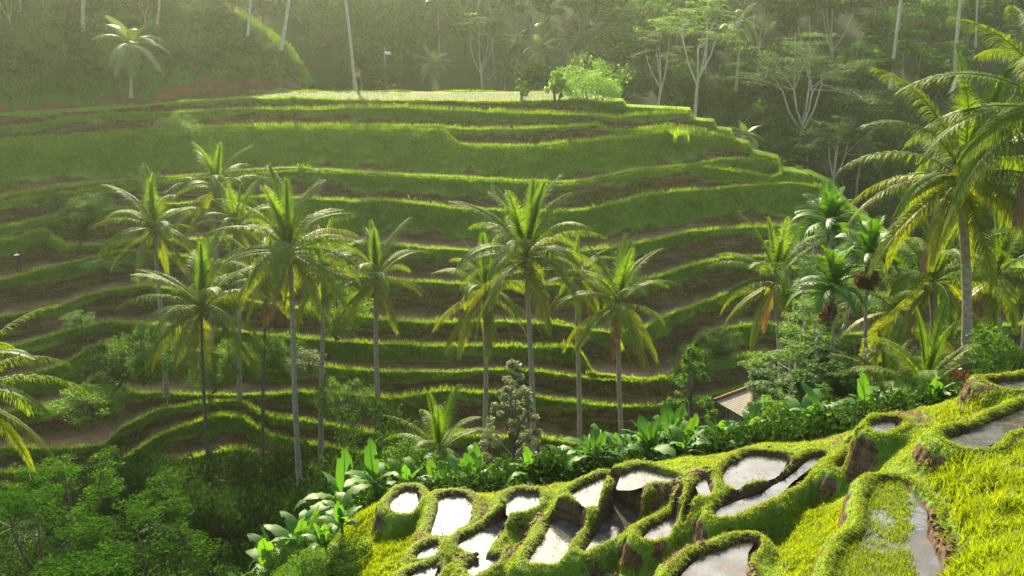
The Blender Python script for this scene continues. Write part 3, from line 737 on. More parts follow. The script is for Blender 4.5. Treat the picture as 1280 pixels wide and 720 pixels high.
M['tier_dark'] = leaf_mat('tier_dark', [(.02, .06, .008), (.035, .095, .010), (.07, .15, .013)], .4, .8, (1.6, 1.5, .4), .0)
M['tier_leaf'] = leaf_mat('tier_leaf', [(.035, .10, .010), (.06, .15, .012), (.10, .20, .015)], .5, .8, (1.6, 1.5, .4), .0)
M['forest_leaf'] = leaf_mat('forest_leaf', [(.02, .065, .012), (.045, .115, .018), (.09, .17, .024)], .5, .7, (1.5, 1.4, .6), .08)
M['pale_leaf'] = leaf_mat('pale_leaf', [(.04, .08, .02), (.13, .16, .07), (.32, .32, .2)], .35, .5, (1.2, 1.2, .8), .4)
M['red_leaf'] = leaf_mat('red_leaf', [(.12, .02, .02), (.2, .05, .04), (.12, .10, .03)], .4, .4, (1.5, 1, .8), .4)

def frond_mesh(name, th0, bend, L, mat, fwk=0.0, nl=46, ll=1.0, lw=.082, seed=0, droop=.9, seg=3, stiff=0.0, thick=.035):
    r = np.random.default_rng(seed)
    n = 13; s = np.linspace(0, 1, n)
    th = th0 - bend * s ** 1.25
    side = r.normal() * .10 * s ** 1.5
    dx = np.cos(th); dz = np.sin(th)
    x = np.concatenate([[0], np.cumsum((dx[1:] + dx[:-1]) / 2)]) * L / (n - 1); z = np.concatenate([[0], np.cumsum((dz[1:] + dz[:-1]) / 2)]) * L / (n - 1)
    C_ = np.stack([x, side * L, z], 1)
    mb = MB(); mb.tube(C_, np.interp(s, [0, .1, 1], [thick * 1.6, thick, thick * .2]), 4, False)
    t = np.linspace(.13, .995, nl)
    V, F = [], []
    k = 0
    roll = r.normal() * .25
    for sg in (-1, 1):
        tt = t + r.uniform(-.006, .006, nl)
        P = np.stack([np.interp(tt, s, C_[:, i]) for i in range(3)], 1)
        tx, tz = np.interp(tt, s, dx), np.interp(tt, s, dz)
        T = np.stack([tx, np.zeros(nl), tz], 1)
        Nn = np.stack([-tz, np.zeros(nl), tx], 1)
        Sd = np.array([0, 1., 0]) * sg
        Sd = Sd * math.cos(roll) + Nn * math.sin(roll) * sg
        fw = fwk + np.interp(tt, [.1, .5, 1], [.35, .55, 1.6]) + r.normal(0, .07, nl)
        ln = ll * np.interp(tt, [.1, .25, .55, .85, 1], [.55, .95, 1.0, .7, .38]) * r.uniform(.85, 1.1, nl)
        D = Sd + T * fw[:, None] + Nn * (.30 - stiff * .1)
        D /= np.linalg.norm(D, axis=1)[:, None]
        W = T * 1.0 - D * (T * D).sum(1)[:, None]; W /= np.linalg.norm(W, axis=1)[:, None] + 1e-9
        prevP = P; dirn = D; w0 = lw * np.interp(tt, [.1, .3, 1], [.8, 1, .7])
        cur = [P - W * w0[:, None] * .5, P + W * w0[:, None] * .5]
        dr = droop * r.uniform(.7, 1.3, nl)
        for q in range(seg):
            dirn = dirn + np.array([0, 0, -1.]) * (dr * (.35 + .5 * q))[:, None]
            dirn = dirn / np.linalg.norm(dirn, axis=1)[:, None]
            prevP = prevP + dirn * (ln / seg)[:, None]
            ww = w0 * (1 - (q + 1) / seg * .85)
            nxt = [prevP - W * ww[:, None] * .5, prevP + W * ww[:, None] * .5]
            mb.add(np.stack([cur[0], cur[1], nxt[1], nxt[0]], 1).reshape(-1, 3), np.arange(nl * 4).reshape(-1, 4))
            cur = nxt
    # weld nothing: each leaflet keeps its own islands so its colour varies
    return mb.mesh(name, mat, False)
FV = [(86, 12, 'palm_young', .2), (79, 34, 'palm_young', .35), (69, 54, 'palm', .5), (58, 72, 'palm', .6), (45, 78, 'palm', .7), (30, 76, 'palm', .75),
      (15, 70, 'palm', .8), (0, 60, 'palm_old', .85), (-16, 50, 'palm_old', .85), (-36, 40, 'palm_old', .8), (-66, 18, 'palm_dead', .5)]
FR = {}
for i, (a, b, mt, dr) in enumerate(FV):
    for v in range(3):
        rr = random.uniform(-6, 6)
        FR[(i, v)] = frond_mesh('frond', R(a + rr), R(b), 5.3 if i else 4.6, M[mt], seed=i * 10 + v, droop=dr, nl=66, fwk=[1.6, .9, .35][i] if i < 3 else 0)
        if i in (6, 7): FR[(i, v, 'g')] = frond_mesh('frond', R(a + rr), R(b), 5.3, M['palm'], seed=i * 10 + v, droop=dr, nl=66)
def trunk_mesh(h, lean, r0, r1, mat, n=14, base=1.5, wob=.1, seed=0):
    r = np.random.default_rng(seed); s = np.linspace(0, 1, n)
    bx = lean[0] * (s - 1) + wob * np.sin(s * math.pi * 1.3 + r.uniform(0, 6)) * (1 - s) * s * 4
    by = lean[1] * (s - 1)
    P = np.stack([bx, by, h * s], 1)
    rad = r0 + (r1 - r0) * s; rad = rad * (1 + (base - 1) * np.exp(-s * 16)); rad = rad * (1 + .05 * r.normal(size=n))
    mb = MB(); mb.tube(P, rad, 9); return mb
def bunch_mesh(seed=0, n=11, r0=.13):
    r = np.random.default_rng(seed); mb = MB()
    a = np.linspace(0, np.pi, 6)[:, None]; b = np.linspace(0, 2 * np.pi, 9)[None, :-1]
    S = np.stack([np.sin(a) * np.cos(b), np.sin(a) * np.sin(b), np.cos(a) * 1.2 * np.ones_like(b)], 2).reshape(-1, 3)
    F = [(i * 8 + j, i * 8 + (j + 1) % 8, (i + 1) * 8 + (j + 1) % 8, (i + 1) * 8 + j) for i in range(5) for j in range(8)]
    for _ in range(n):
        t = r.uniform(0, 6.28); mb.add(S * r0 * r.uniform(.8, 1.15) + [math.cos(t) * r.uniform(.18, .42), math.sin(t) * r.uniform(.18, .42), r.uniform(-.55, -.1)], F)
    return mb
BUNCH = [bunch_mesh(i).mesh('coconut_bunch', M['husk']) for i in range(3)]
def coconut(crown_px, Y, foot_z, lean=0.0, size=1.0, seed=0, nf=26, old=1.0, dead=1, label='', group=None, r0=.19, dark=False, name='coconut_palm', top=True, yellow=.5):
    """a coconut palm whose crown centre is seen at crown_px; lean = sideways run of the trunk"""
    r = random.Random(seed)
    cx, cy, cz = at(crown_px[0], crown_px[1], Y)
    h = cz - foot_z
    root = empty(name, (cx, cy, foot_z)); tag(root, label, 'palm tree', group)
    tm = trunk_mesh(h, (lean, r.uniform(-.5, .5)), r0 * 1.15, r0 * .8, None, seed=seed)
    link('trunk', tm.mesh('trunk', M['dark_bark' if dark else 'palm_bark']), root)
    az = r.uniform(0, 6.28); tx, ty = r.uniform(-.13, .16), r.uniform(-.12, .1)
    nf += 1; levels = []
    for k in range(nf):
        f = k / (nf - 1)
        lv = f ** .88 * (8.9 * old)
        if not top: lv = max(lv, 1.4)
        levels.append(lv)
    for k, lv in enumerate(levels):
        i = int(min(9, max(0, round(lv + r.uniform(-.5, .5))))); v = r.randrange(3)
        key = (i, v, 'g') if i in (6, 7) and r.random() > yellow else (i, v)
        az += 2.39996 + r.uniform(-.25, .25)
        o = link('frond', FR[key], root, (0, 0, h - .1 + .25 * (1 - k / nf)))
        o.rotation_euler = (r.uniform(-.2, .2) + tx * math.cos(az), -tx * math.sin(az) * 0 + ty * math.cos(az), az); sc = size * r.uniform(.92, 1.16); o.scale = (sc, sc, sc)
    for k in range(dead):
        o = link('frond', FR[(10, k % 3)], root, (0, 0, h - .15)); o.rotation_euler = (0, 0, r.uniform(0, 6.28)); o.scale = (size * .8,) * 3
    o = link('coconut_bunch', BUNCH[seed % 3], root, (0, 0, h)); o.scale = (size,) * 3
    return root

def leaf_cloud(centres, radii, n_each, size, r, flat=1.0, horiz=.0, aspect=.45):
    """leaf quads scattered in clumps; horiz tilts the leaves towards level"""
    n = len(centres) * n_each
    c = np.repeat(np.asarray(centres, float), n_each, 0); rd = np.repeat(np.broadcast_to(radii, (len(centres),)), n_each)
    d = r.normal(size=(n, 3)); d /= np.linalg.norm(d, axis=1)[:, None]
    d *= (r.random(n) ** .42)[:, None]; d[:, 2] *= flat
    P = c + d * rd[:, None]
    a = r.normal(size=(n, 3)); a[:, 2] *= (1 - horiz) ; a[:, 2] -= .25 * (1 - horiz); a /= np.linalg.norm(a, axis=1)[:, None]
    b = np.cross(a, r.normal(size=(n, 3)) * [1 - horiz, 1 - horiz, 1] + [0, 0, horiz * 2]); b /= np.linalg.norm(b, axis=1)[:, None] + 1e-9
    s = size * r.uniform(.6, 1.25, n)
    return quads_from_frames(P, a * s[:, None] * .5, b * (s * aspect)[:, None] * .5)
def broad_tree(seed, h=9, w=6, leaf='forest_leaf', nclump=60, n_each=70, size=.42, trunk_h=.35, bark='dark_bark', clump_r=.9, shape='round', flat=.8):
    r = np.random.default_rng(seed); tb = MB(); cl = []
    zt = h * trunk_h
    tb.tube([(0, 0, 0), (r.normal() * .1, r.normal() * .1, zt * .5), (r.normal() * .2, r.normal() * .2, zt), (r.normal() * .3, 0, h * .8)], [w * .04, w * .03, w * .025, w * .008], 7)
    for k in range(nclump):
        d = r.normal(size=3); d /= np.linalg.norm(d); q = r.random() ** .35
        if shape == 'cone': f = r.random() ** 1.4; a = r.uniform(0, 6.28); p = np.array([math.cos(a) * w * .5 * (1 - f) ** .8, math.sin(a) * w * .5 * (1 - f) ** .8, h * (.12 + .86 * f)])
        else:
            p = np.array([d[0] * w * .5 * q, d[1] * w * .5 * q, zt + (h - zt) * (.5 + .48 * d[2] * q)])
        cl.append(p)
        if k % 4 == 0: tb.tube([(0, 0, min(p[2] * .6, zt + .2 * h)), p * [.5, .5, .85], p], [w * .014, w * .009, w * .003], 5)
    cl = np.array(cl); rad = clump_r * r.uniform(.6, 1.25, nclump) * w / 6
    V, F = leaf_cloud(cl, rad, n_each, size, r, flat)
    return tb, V, F
def layered_tree(seed, h=14, w=11, nbr=9, leaf_n=420, size=.42, layers=4, thick=.22, fork=.35):
    """airy crown of flat tiers held on forking limbs"""
    r = np.random.default_rng(seed); tb = MB(); C_, Rr = [], []
    f0 = np.array([r.normal() * .3, r.normal() * .3, h * fork])
    tb.tube([(0, 0, 0), f0 * [.6, .2, .5], f0], [h * .017, h * .013, h * .011], 7)
    nl_ = max(3, nbr // 4); k2 = 0
    for k in range(nl_):
        a = k * 6.283 / nl_ + r.uniform(-.5, .5); q = w * r.uniform(.10, .2)
        s0 = f0 * [1, 1, r.uniform(.75, 1.0)]
        p1 = np.array([math.cos(a) * q, math.sin(a) * q, h * r.uniform(.52, .72)])
        mid = (s0 + p1) / 2 + np.array([math.cos(a), math.sin(a), -.4]) * w * .02
        tb.tube([s0, mid, p1], [h * .008, h * .0065, h * .005], 6)
        for j in range(4):
            b = a + r.uniform(-1.1, 1.1); q2 = w * .5 * r.uniform(.35, 1.0)
            zt = h * (1.0 - .42 * (q2 / (w * .5)) ** 1.6 * r.uniform(.5, 1.25)) - (h * .1 * (j % 2))
            e = np.array([math.cos(b) * q2, math.sin(b) * q2, zt]); m1 = p1 + (e - p1) * .5 + np.array([0, 0, h * r.uniform(.0, .05)])
            tb.tube([p1, m1, e], [h * .0042, h * .0028, h * .001], 5)
            for q_ in range(layers):
                c = r.uniform(0, 6.28); e2 = p1 + (e - p1) * r.uniform(.45, 1.1) + np.array([math.cos(c), math.sin(c), 0]) * w * r.uniform(.02, .12) + [0, 0, r.uniform(-.03, .03) * h]
                if q_ < 2: tb.tube([m1, (m1 + e2) / 2 + [0, 0, .01 * h], e2], [h * .002, h * .0015, h * .0006], 4)
                C_.append(e2); Rr.append(w * r.uniform(.06, .13))
    C_ = np.array(C_); Rr = np.array(Rr)
    V, F = leaf_cloud(C_, Rr, max(8, int(leaf_n * nbr / len(C_))), size, r, thick, .75)
    return tb, V, F
def tree_obj(name, parts, bark, leaf, loc, label, cat, group=None, rz=0, sc=1.0, crown='crown', tname='trunk'):
    root = empty(name, loc, rz, sc); tag(root, label, cat, group)
    tb, V, F = parts
    link(tname, tb.mesh(tname, M[bark]), root)
    link(crown, add_mesh(crown, V, F, M[leaf]), root)
    return root
def banana_leaf(L, W, th0, bend, seed, mat):
    r = np.random.default_rng(seed); n = 12; s = np.linspace(0, 1, n); th = th0 - bend * s ** 1.3
    x = np.concatenate([[0], np.cumsum(np.cos(th[1:]))]) * L / n; z = np.concatenate([[0], np.cumsum(np.sin(th[1:]))]) * L / n
    w = W * np.interp(s, [0, .16, .22, .5, .85, 1], [.03, .05, .7, 1, .75, .05]) * .5
    up = np.stack([-np.sin(th), np.zeros(n), np.cos(th)], 1)
    C_ = np.stack([x, np.zeros(n), z], 1); rows_ = []
    for q, f in ((-1, 1), (-.5, 1), (0, 1), (.5, 1), (1, 1)):
        P = C_ + np.array([0, 1., 0]) * (q * w)[:, None] + up * ((abs(q) * .30 - abs(q) ** 2 * .34) * w)[:, None]
        P = P + up * (.05 * W * np.sin(s * 40 + q * 3 + seed) * abs(q))[:, None]
        rows_.append(P)
    V = np.stack(rows_)
    F = grid_faces(5, n)
    keep = np.ones(len(F), bool)
    for _ in range(3):                                  # wind tears
        j = r.integers(4, n - 1); side = r.choice([0, 3]); keep[side * (n - 1) + j] = r.random() > .5
    mb = MB(); mb.add(V.reshape(-1, 3), F[keep]); mb.tube(C_ - up * .012, np.linspace(.028, .006, n), 4, False)
    return mb.mesh('leaf', mat, True)
BL = [banana_leaf(2.2 * random.uniform(.85, 1.1), .58, R(a), R(b), i, M['banana']) for i, (a, b) in enumerate([(84, 20), (76, 45), (66, 70), (55, 85), (45, 95), (30, 95), (12, 80), (70, 60), (50, 60)])]
BST = MB(); BST.tube([(0, 0, 0), (0, 0, .8), (.03, 0, 1.5)], [.13, .10, .07], 8); BST = BST.mesh('stem', M['mid_leaf'])
def banana(loc, sc, seed, label, group):
    r = random.Random(seed); root = empty('banana_plant', loc, r.uniform(0, 6.28), sc); tag(root, label, 'banana plant', group)
    link('stem', BST, root)
    az = r.uniform(0, 6)
    for k in range(r.randint(8, 10)):
        o = link('leaf', BL[(k + r.randrange(2)) % 9], root, (0, 0, 1.35)); az += 2.2; o.rotation_euler = (r.uniform(-.25, .25), 0, az); q = r.uniform(.8, 1.15); o.scale = (q, q, q)
    return root

# ---------------------------------------------------------------- forest beyond the terraces
FT = {}
for i in range(4):
    FT['dense', i] = broad_tree(100 + i, h=11 + i, w=8 + i * .6, nclump=70, n_each=55, size=.62, trunk_h=.25, clump_r=.95, flat=.75)
for i in range(3):
    FT['tiered', i] = layered_tree(200 + i, h=14 + i, w=12, nbr=14, leaf_n=560, size=.6, thick=.25)
FTM = {}
for k, (tb, V, F) in FT.items():
    FTM[k] = (tb.mesh('trunk', M['palm_bark' if k[0] == 'tiered' else 'dark_bark']), add_mesh('crown', V, F, M['forest_leaf' if k[0] == 'dense' else 'tier_leaf']))
def far_palm_mesh(seed, nf=20, L=4.3):
    r = random.Random(seed); mb = MB(); az = 0
    for k in range(nf):
        f = k / (nf - 1); th = R(80 - 115 * f + r.uniform(-8, 8)); bend = R(35 + 50 * math.sin(math.pi * min(1, f + .1)))
        fm = MB(); az += 2.4 + r.uniform(-.2, .2); ca, sa = math.cos(az), math.sin(az)
        n = 9; s = np.linspace(0, 1, n); t = th - bend * s
        x = np.concatenate([[0], np.cumsum(np.cos(t[1:]))]) * L / n; z = np.concatenate([[0], np.cumsum(np.sin(t[1:]))]) * L / n
        nl = 24; tt = np.linspace(.12, 1, nl)
        for sg in (-1, 1):
            P = np.stack([np.interp(tt, s, x), np.zeros(nl), np.interp(tt, s, z)], 1); th_ = np.interp(tt, s, t)
            T = np.stack([np.cos(th_), np.zeros(nl), np.sin(th_)], 1)
            D = T * .6 + np.array([0, sg, -.1]); D /= np.linalg.norm(D, axis=1)[:, None]
            D2 = D + [0, 0, -1.0]; D2 /= np.linalg.norm(D2, axis=1)[:, None]
            ln = (np.interp(tt, [.1, .5, 1], [.6, 1.0, .4]))[:, None]; w = .06
            a = P; b = P + D * ln * .5; c = b + D2 * ln * .5
            mb_V = np.stack([a - T * w, a + T * w, b + T * w, b - T * w], 1); mb_W = np.stack([b - T * w, b + T * w, c + T * w * .2, c - T * w * .2], 1)
            Vq = np.concatenate([mb_V, mb_W]).reshape(-1, 3)
            Vq = np.stack([Vq[:, 0] * ca - Vq[:, 1] * sa, Vq[:, 0] * sa + Vq[:, 1] * ca, Vq[:, 2]], 1)
            mb.add(Vq, np.arange(len(Vq)).reshape(-1, 4))
    return mb
M['far_palm'] = leaf_mat('far_palm_leaf', [(.05, .10, .02), (.08, .14, .03), (.12, .17, .04)], .4, .4, (1.5, 1.3, .6), .5)
FPM = [far_palm_mesh(i).mesh('crown', M['far_palm'], False) for i in range(3)]
def far_palm(px, py, Y, foot_z, size, label, group=None, lean=0, seed=0, r0=.2, bark='palm_bark'):
    cx, cy, cz = at(px, py, Y); h = cz - foot_z
    root = empty('coconut_palm', (cx, cy, foot_z), 0); tag(root, label, 'palm tree', group)
    link('trunk', trunk_mesh(h, (lean, 0), r0, r0 * .7, None, seed=seed).mesh('trunk', M[bark]), root)
    o = link('crown', FPM[seed % 3], root, (0, 0, h)); o.scale = (size,) * 3; o.rotation_euler = (0, 0, seed * 1.7)
    return root
fr = random.Random(5)
nT = 0
rows_f = [(158, 11), (170, 10), (184, 10), (198, 9.5), (214, 9.5), (232, 10)]
for Yf, step in rows_f:
    X = -.58 * Yf
    while X < .62 * Yf:
        X += step * fr.uniform(.65, 1.15)
        y_ = Yf + fr.uniform(-5, 5)
        px_, _ = pix(X, y_, -5)
        if px_ < (370 if Yf < 180 else 120): continue
        # openings where the photo's landmark trees stand
        if Yf < 175 and px_ < 780 and fr.random() < .45: continue
        kind = 'dense' if fr.random() < .72 else 'tiered'
        k = (kind, fr.randrange(4 if kind == 'dense' else 3))
        root = empty('forest_tree', (X, y_, float(forest_z(X, y_)) - .4), fr.uniform(0, 6.28), fr.uniform(.8, 1.35))
        tag(root, 'dense rounded tree in the hazy wood beyond the terraces' if kind == 'dense' else 'airy tree with flat tiers in the hazy wood beyond the terraces', 'tree', 'dense trees of the far wood' if kind == 'dense' else 'tiered trees of the far wood')
        tmm, cm_ = FTM[k]
        link('trunk', tmm, root); link('crown', cm_, root); nT += 1
# right-hand ravine side, lower down
for q_ in range(84):
    Y_ = fr.uniform(122, 150); px_ = fr.uniform(1010, 1330) if Y_ < 140 else fr.uniform(930, 1330)
    if q_ > 50: Y_ = fr.uniform(140, 166); px_ = fr.uniform(850, 1080)
    X = float(az_of(px_, 200)) * Y_
    k = ('dense', fr.randrange(4)); root = empty('ravine_tree', (X, Y_, float(forest_z(X, Y_)) - 1.0), fr.uniform(0, 6.28), fr.uniform(.42, .85))
    tag(root, 'low bushy tree on the shaded ravine side behind the right palms', 'tree', 'low trees of the ravine side')
    link('trunk', FTM[k][0], root); link('crown', FTM[k][1], root)

# ---------------------------------------------------------------- placing by photo pixel
def gz(X, Y):
    if Y < 31.5: return float(near_height(np.array([X]), np.array([Y]))[0][0])
    return float(ground_z(X, Y))
def on_ground(px, Y):                       # ground point below the sight line of column px at distance Y
    X = (px - 640) / FPX * Y * 1.12
    for _ in range(3): X = (px - 640) / FPX * (Y * CP - gz(X, Y) * SP)
    return (X, Y, gz(X, Y))

# coconut palms of the middle distance
def palm(px, py, Y, footpx, footz, size, seed, label, **k):
    _, Yf, _ = (0, Y, 0)
    cx = at(px, py, Y)[0]; fx = float((footpx - 640) / FPX * (Y * CP - footz * SP))
    return coconut((px, py), Y, footz, lean=cx - fx, size=size, seed=seed, label=label, group=k.pop('group', 'coconut palms rising from the valley'), **k)
palm(362, 316, 63, 377, -35, 1.02, 1, 'big coconut palm with a full crown and tall pale trunk, left of centre', nf=30, yellow=.25)
palm(252, 388, 68, 263, -34, 1.08, 2, 'coconut palm with a dark slim trunk between the biggest palm and the left terraces', nf=27, dark=True, yellow=.2, r0=.12)
palm(193, 285, 80, 207, -31, .95, 3, 'leftmost tall coconut palm in front of the brown left terraces', nf=24, yellow=.1)
palm(272, 238, 88, 262, -30, .9, 4, 'topmost coconut palm of the left cluster, standing behind the others', nf=22, yellow=.5)
palm(296, 285, 82, 301, -33, .85, 5, 'yellow-green coconut palm half hidden behind the biggest palm', nf=22, yellow=.7)
palm(332, 352, 72, 330, -35, .78, 6, 'coconut palm with a thin dark trunk just behind the biggest palm', nf=18, dark=True, r0=.1, yellow=.3)
palm(404, 338, 72, 401, -34, .82, 7, 'coconut palm with a brownish trunk right behind the biggest palm', nf=20, yellow=.7)
palm(470, 350, 71, 474, -34, .88, 8, 'neat coconut palm standing alone right of the biggest palm', nf=22, yellow=.6)
palm(606, 366, 69, 606, -34, .92, 9, 'coconut palm with yellow drooping fronds left of the centre palm', nf=22, yellow=1.0, old=1.12)
palm(658, 322, 63, 669, -34, 1.05, 10, 'tall centre coconut palm with silvery upright fronds', nf=28, yellow=.4, old=.95)
palm(722, 348, 76, 724, -36, .75, 11, 'coconut palm partly hidden between the two right centre palms', nf=18, yellow=.7)
palm(773, 380, 71, 778, -36, .98, 12, 'coconut palm with a bright upright spear, rightmost of the centre row', nf=24, yellow=.7)
gR = 'coconut palms at the right edge'
palm(1201, 222, 36, 1214, -15.5, .84, 13, 'large sunlit coconut palm leaning over the near slope at right', nf=30, yellow=.9, old=1.08, dead=1, group=gR)  # extra yellow fronds put golden sunlight into the leaf colour
palm(1166, 352, 43, 1168, -19, .82, 14, 'coconut palm with a ringed trunk just left of the large sunlit one', nf=22, yellow=.8, group=gR)
palm(968, 352, 52, 985, -26, .74, 15, 'coconut palm with silvery fronds beside the feathery trees', nf=22, yellow=.7, group=gR)
palm(1318, 140, 33, 1282, -12.5, .88, 16, 'coconut palm at the right margin with fronds entering the picture', nf=28, yellow=.6, dead=2, group=gR)
palm(1118, 388, 54, 1131, -25, .8, 17, 'low coconut palm behind the betel palms', nf=18, yellow=.9, group=gR)
palm(1246, 345, 50, 1258, -20, .82, 18, 'coconut palm with yellowed fronds behind the large sunlit one', nf=20, yellow=1.0, group=gR)
palm(-52, 492, 30, -70, -24, .74, 19, 'coconut palm at the left margin, its yellowing fronds reaching in', nf=26, yellow=.75, old=.95, group='coconut palm at the left margin')
# young trunkless coconut plants
def young(px, Y, dz, n, sc, seed, label):
    X, Y, z = on_ground(px, Y); z += dz
    root = empty('young_coconut', (X, Y, z - .3)); tag(root, label, 'palm tree', 'young trunkless coconuts')
    r = random.Random(seed); az = 0
    st = MB(); st.tube([(0, 0, -3.0), (0, 0, 0), (0, 0, .7)], [.2, .2, .12], 7); link('trunk', st.mesh('trunk', M['palm_bark']), root)
    for k in range(n):
        i = [0, 1, 1, 2, 2, 3, 3, 4, 5, 4, 5][k % 11]; az += 2.4
        o = link('frond', FR[(i, k % 3)], root, (0, 0, .5)); o.rotation_euler = (0, 0, az); o.scale = (sc,) * 3
    return root
young(550, 36, 2.2, 11, .52, 3, 'young coconut with stiff upright fronds in front of the pale shrub')
young(1150, 33, 1.3, 10, .62, 4, 'young coconut with arching fronds under the right palms')
young(1100, 38, 2.0, 9, .6, 6, 'small young coconut beside the thin betel trunks')

# betel palms
AF = [frond_mesh('frond', R(a), R(b), 1.9, M['areca'], nl=26, ll=.62, lw=.10, seed=700 + i, droop=.3, seg=2, stiff=-2) for i, (a, b) in enumerate([(84, 30), (70, 60), (55, 75), (40, 85), (22, 85), (5, 70)])]
M['crownshaft'] = bark_mat('crownshaft', (.06, .12, .03), (.12, .18, .05), 4)
def areca(px, py, Y, footpx, footz, sc, seed, label, nest=0):
    cx, cy, cz = at(px, py, Y); h = cz - footz; fx = float((footpx - 640) / FPX * (Y * CP - footz * SP))
    root = empty('betel_palm', (cx, cy, footz)); tag(root, label, 'palm tree', 'betel palms at right')
    link('trunk', trunk_mesh(h, (cx - fx, 0), .085, .07, None, seed=seed).mesh('trunk', M['palm_bark']), root)
    mb = MB(); mb.tube([(0, 0, h - .9), (0, 0, h - .3), (0, 0, h + .1)], [.075, .12, .06], 8); link('crown_shaft', mb.mesh('crown_shaft', M['crownshaft']), root)
    az = seed
    for k in range(20):
        az += 2.4; o = link('frond', AF[min(5, int(k / 20 * 6))], root, (0, 0, h)); o.rotation_euler = (0, 0, az); q = sc * random.uniform(.85, 1.15); o.scale = (q, q, q)
    for k in range(nest):
        V, F = leaf_cloud(np.array([(0.15 * (k * 2 - 1), -.1, h - 1.0)]), .42, 260, .30, np.random.default_rng(seed + k))
        link('seed_bunch', add_mesh('seed_bunch', V, F, M['palm_dead']), root)
areca(1040, 362, 42, 1046, -19, 1.0, 1, 'stiff-leaved betel palm with a brown seed bunch, lowest of the three', 1)
areca(1085, 322, 43, 1082, -19, .95, 2, 'betel palm with a dark nest-like bunch on a thin straight trunk', 2)
areca(1036, 280, 48, 1055, -21, 1.05, 3, 'tallest betel palm with a dark green crown above the others')

# ---- trees and shrubs
LATE_BUSH = []
def put_tree(parts, bark, leaf, px, Y, label, cat, group=None, name='tree', dz=0, sc=1.0, rz=0.0, zfix=None):
    X, Y, z = on_ground(px, Y)
    if zfix is not None: z = zfix; X = (px - 640) / FPX * (Y * CP - z * SP)
    return tree_obj(name, parts, bark, leaf, (X, Y, z - .3 + dz), label, cat, group, rz, sc)
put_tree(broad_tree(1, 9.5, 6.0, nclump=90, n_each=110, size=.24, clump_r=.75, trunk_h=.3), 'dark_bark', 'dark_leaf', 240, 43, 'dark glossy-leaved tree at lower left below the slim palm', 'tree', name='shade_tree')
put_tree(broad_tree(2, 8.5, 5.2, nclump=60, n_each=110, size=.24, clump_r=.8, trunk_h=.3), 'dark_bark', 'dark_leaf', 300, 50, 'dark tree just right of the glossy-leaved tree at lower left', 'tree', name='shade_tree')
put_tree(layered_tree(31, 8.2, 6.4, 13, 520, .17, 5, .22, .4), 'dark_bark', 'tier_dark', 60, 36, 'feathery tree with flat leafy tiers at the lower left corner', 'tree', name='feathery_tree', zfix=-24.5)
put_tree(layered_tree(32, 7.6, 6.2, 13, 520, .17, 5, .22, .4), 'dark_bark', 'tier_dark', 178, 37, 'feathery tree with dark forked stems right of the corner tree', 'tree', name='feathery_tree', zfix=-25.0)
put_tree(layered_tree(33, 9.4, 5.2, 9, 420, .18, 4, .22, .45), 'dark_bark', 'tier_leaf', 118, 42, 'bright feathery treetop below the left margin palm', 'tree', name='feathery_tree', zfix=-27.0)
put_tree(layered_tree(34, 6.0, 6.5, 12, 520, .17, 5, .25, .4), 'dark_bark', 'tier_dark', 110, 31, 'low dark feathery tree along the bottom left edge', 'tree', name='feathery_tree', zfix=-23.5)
put_tree(broad_tree(3, 6.0, 3.2, nclump=100, n_each=110, size=.13, clump_r=.42, trunk_h=.1, shape='cone'), 'dark_bark', 'pale_leaf', 641, 40, 'pale silvery pyramid-shaped shrub left of the centre trunk', 'shrub', name='pale_shrub', dz=1.2)
put_tree(broad_tree(4, 4.6, 2.4, nclump=50, n_each=90, size=.13, clump_r=.6, trunk_h=.1, shape='cone'), 'dark_bark', 'mid_leaf', 858, 40, 'slim leafy cone-shaped shrub behind the tall banana leaves', 'shrub', name='cone_shrub', dz=2.2)
gF = 'feathery trees beside the hut'
for i, (px, Y, sc, lf) in enumerate([(985, 46, 1.7, 'bright_leaf'), (1005, 52, 2.2, 'bright_leaf'), (1030, 44, 1.3, 'mid_leaf'), (1060, 47, 1.7, 'dark_leaf'), (1065, 52, 2.3, 'mid_leaf'), (1100, 48, 1.5, 'mid_leaf'), (1135, 44, 1.3, 'bright_leaf'), (1180, 46, 1.5, 'mid_leaf'), (1215, 44, 1.3, 'dark_leaf'), (1260, 42, 1.3, 'mid_leaf'), (1290, 48, 1.9, 'mid_leaf'), (1010, 38, 1.0, 'mid_leaf'), (1050, 37, .9, 'dark_leaf')]):
    LATE_BUSH.append((px, Y, sc * .68, lf, i))
for i, (px, Y, h, w, lf, lb) in enumerate([(995, 44, 9.4, 5.6, 'bright_leaf', 'light green feathery tree just right of the hut'),
        (1012, 49, 14.5, 6.0, 'bright_leaf', 'tallest light feathery tree, below the highest betel palm'), (972, 50, 8.0, 3.6, 'mid_leaf', 'feathery sapling overhanging the hut roof'),
        (1022, 40, 6.0, 3.6, 'mid_leaf', 'feathery tree with pale stems beside the lowest betel trunk'), (975, 38, 4.6, 3.6, 'mid_leaf', 'low feathery tree over the banana clump')]):
    put_tree(layered_tree(40 + i, h, w, 14, 560, .17, 6, .35, .35), 'pale_bark', lf, px, Y, lb, 'tree', gF, name='feathery_tree')
put_tree(broad_tree(6, 5.2, 4.0, nclump=60, n_each=90, size=.15, clump_r=.7, trunk_h=.1), 'dark_bark', 'pale_leaf', 1115, 40, 'pale glossy shrub under the thin betel trunks', 'shrub', name='pale_shrub')
put_tree(broad_tree(7, 5.0, 3.6, nclump=60, n_each=90, size=.15, clump_r=.7, trunk_h=.1), 'dark_bark', 'mid_leaf', 1075, 42, 'green shrub between the betel trunks', 'shrub', name='leafy_shrub')
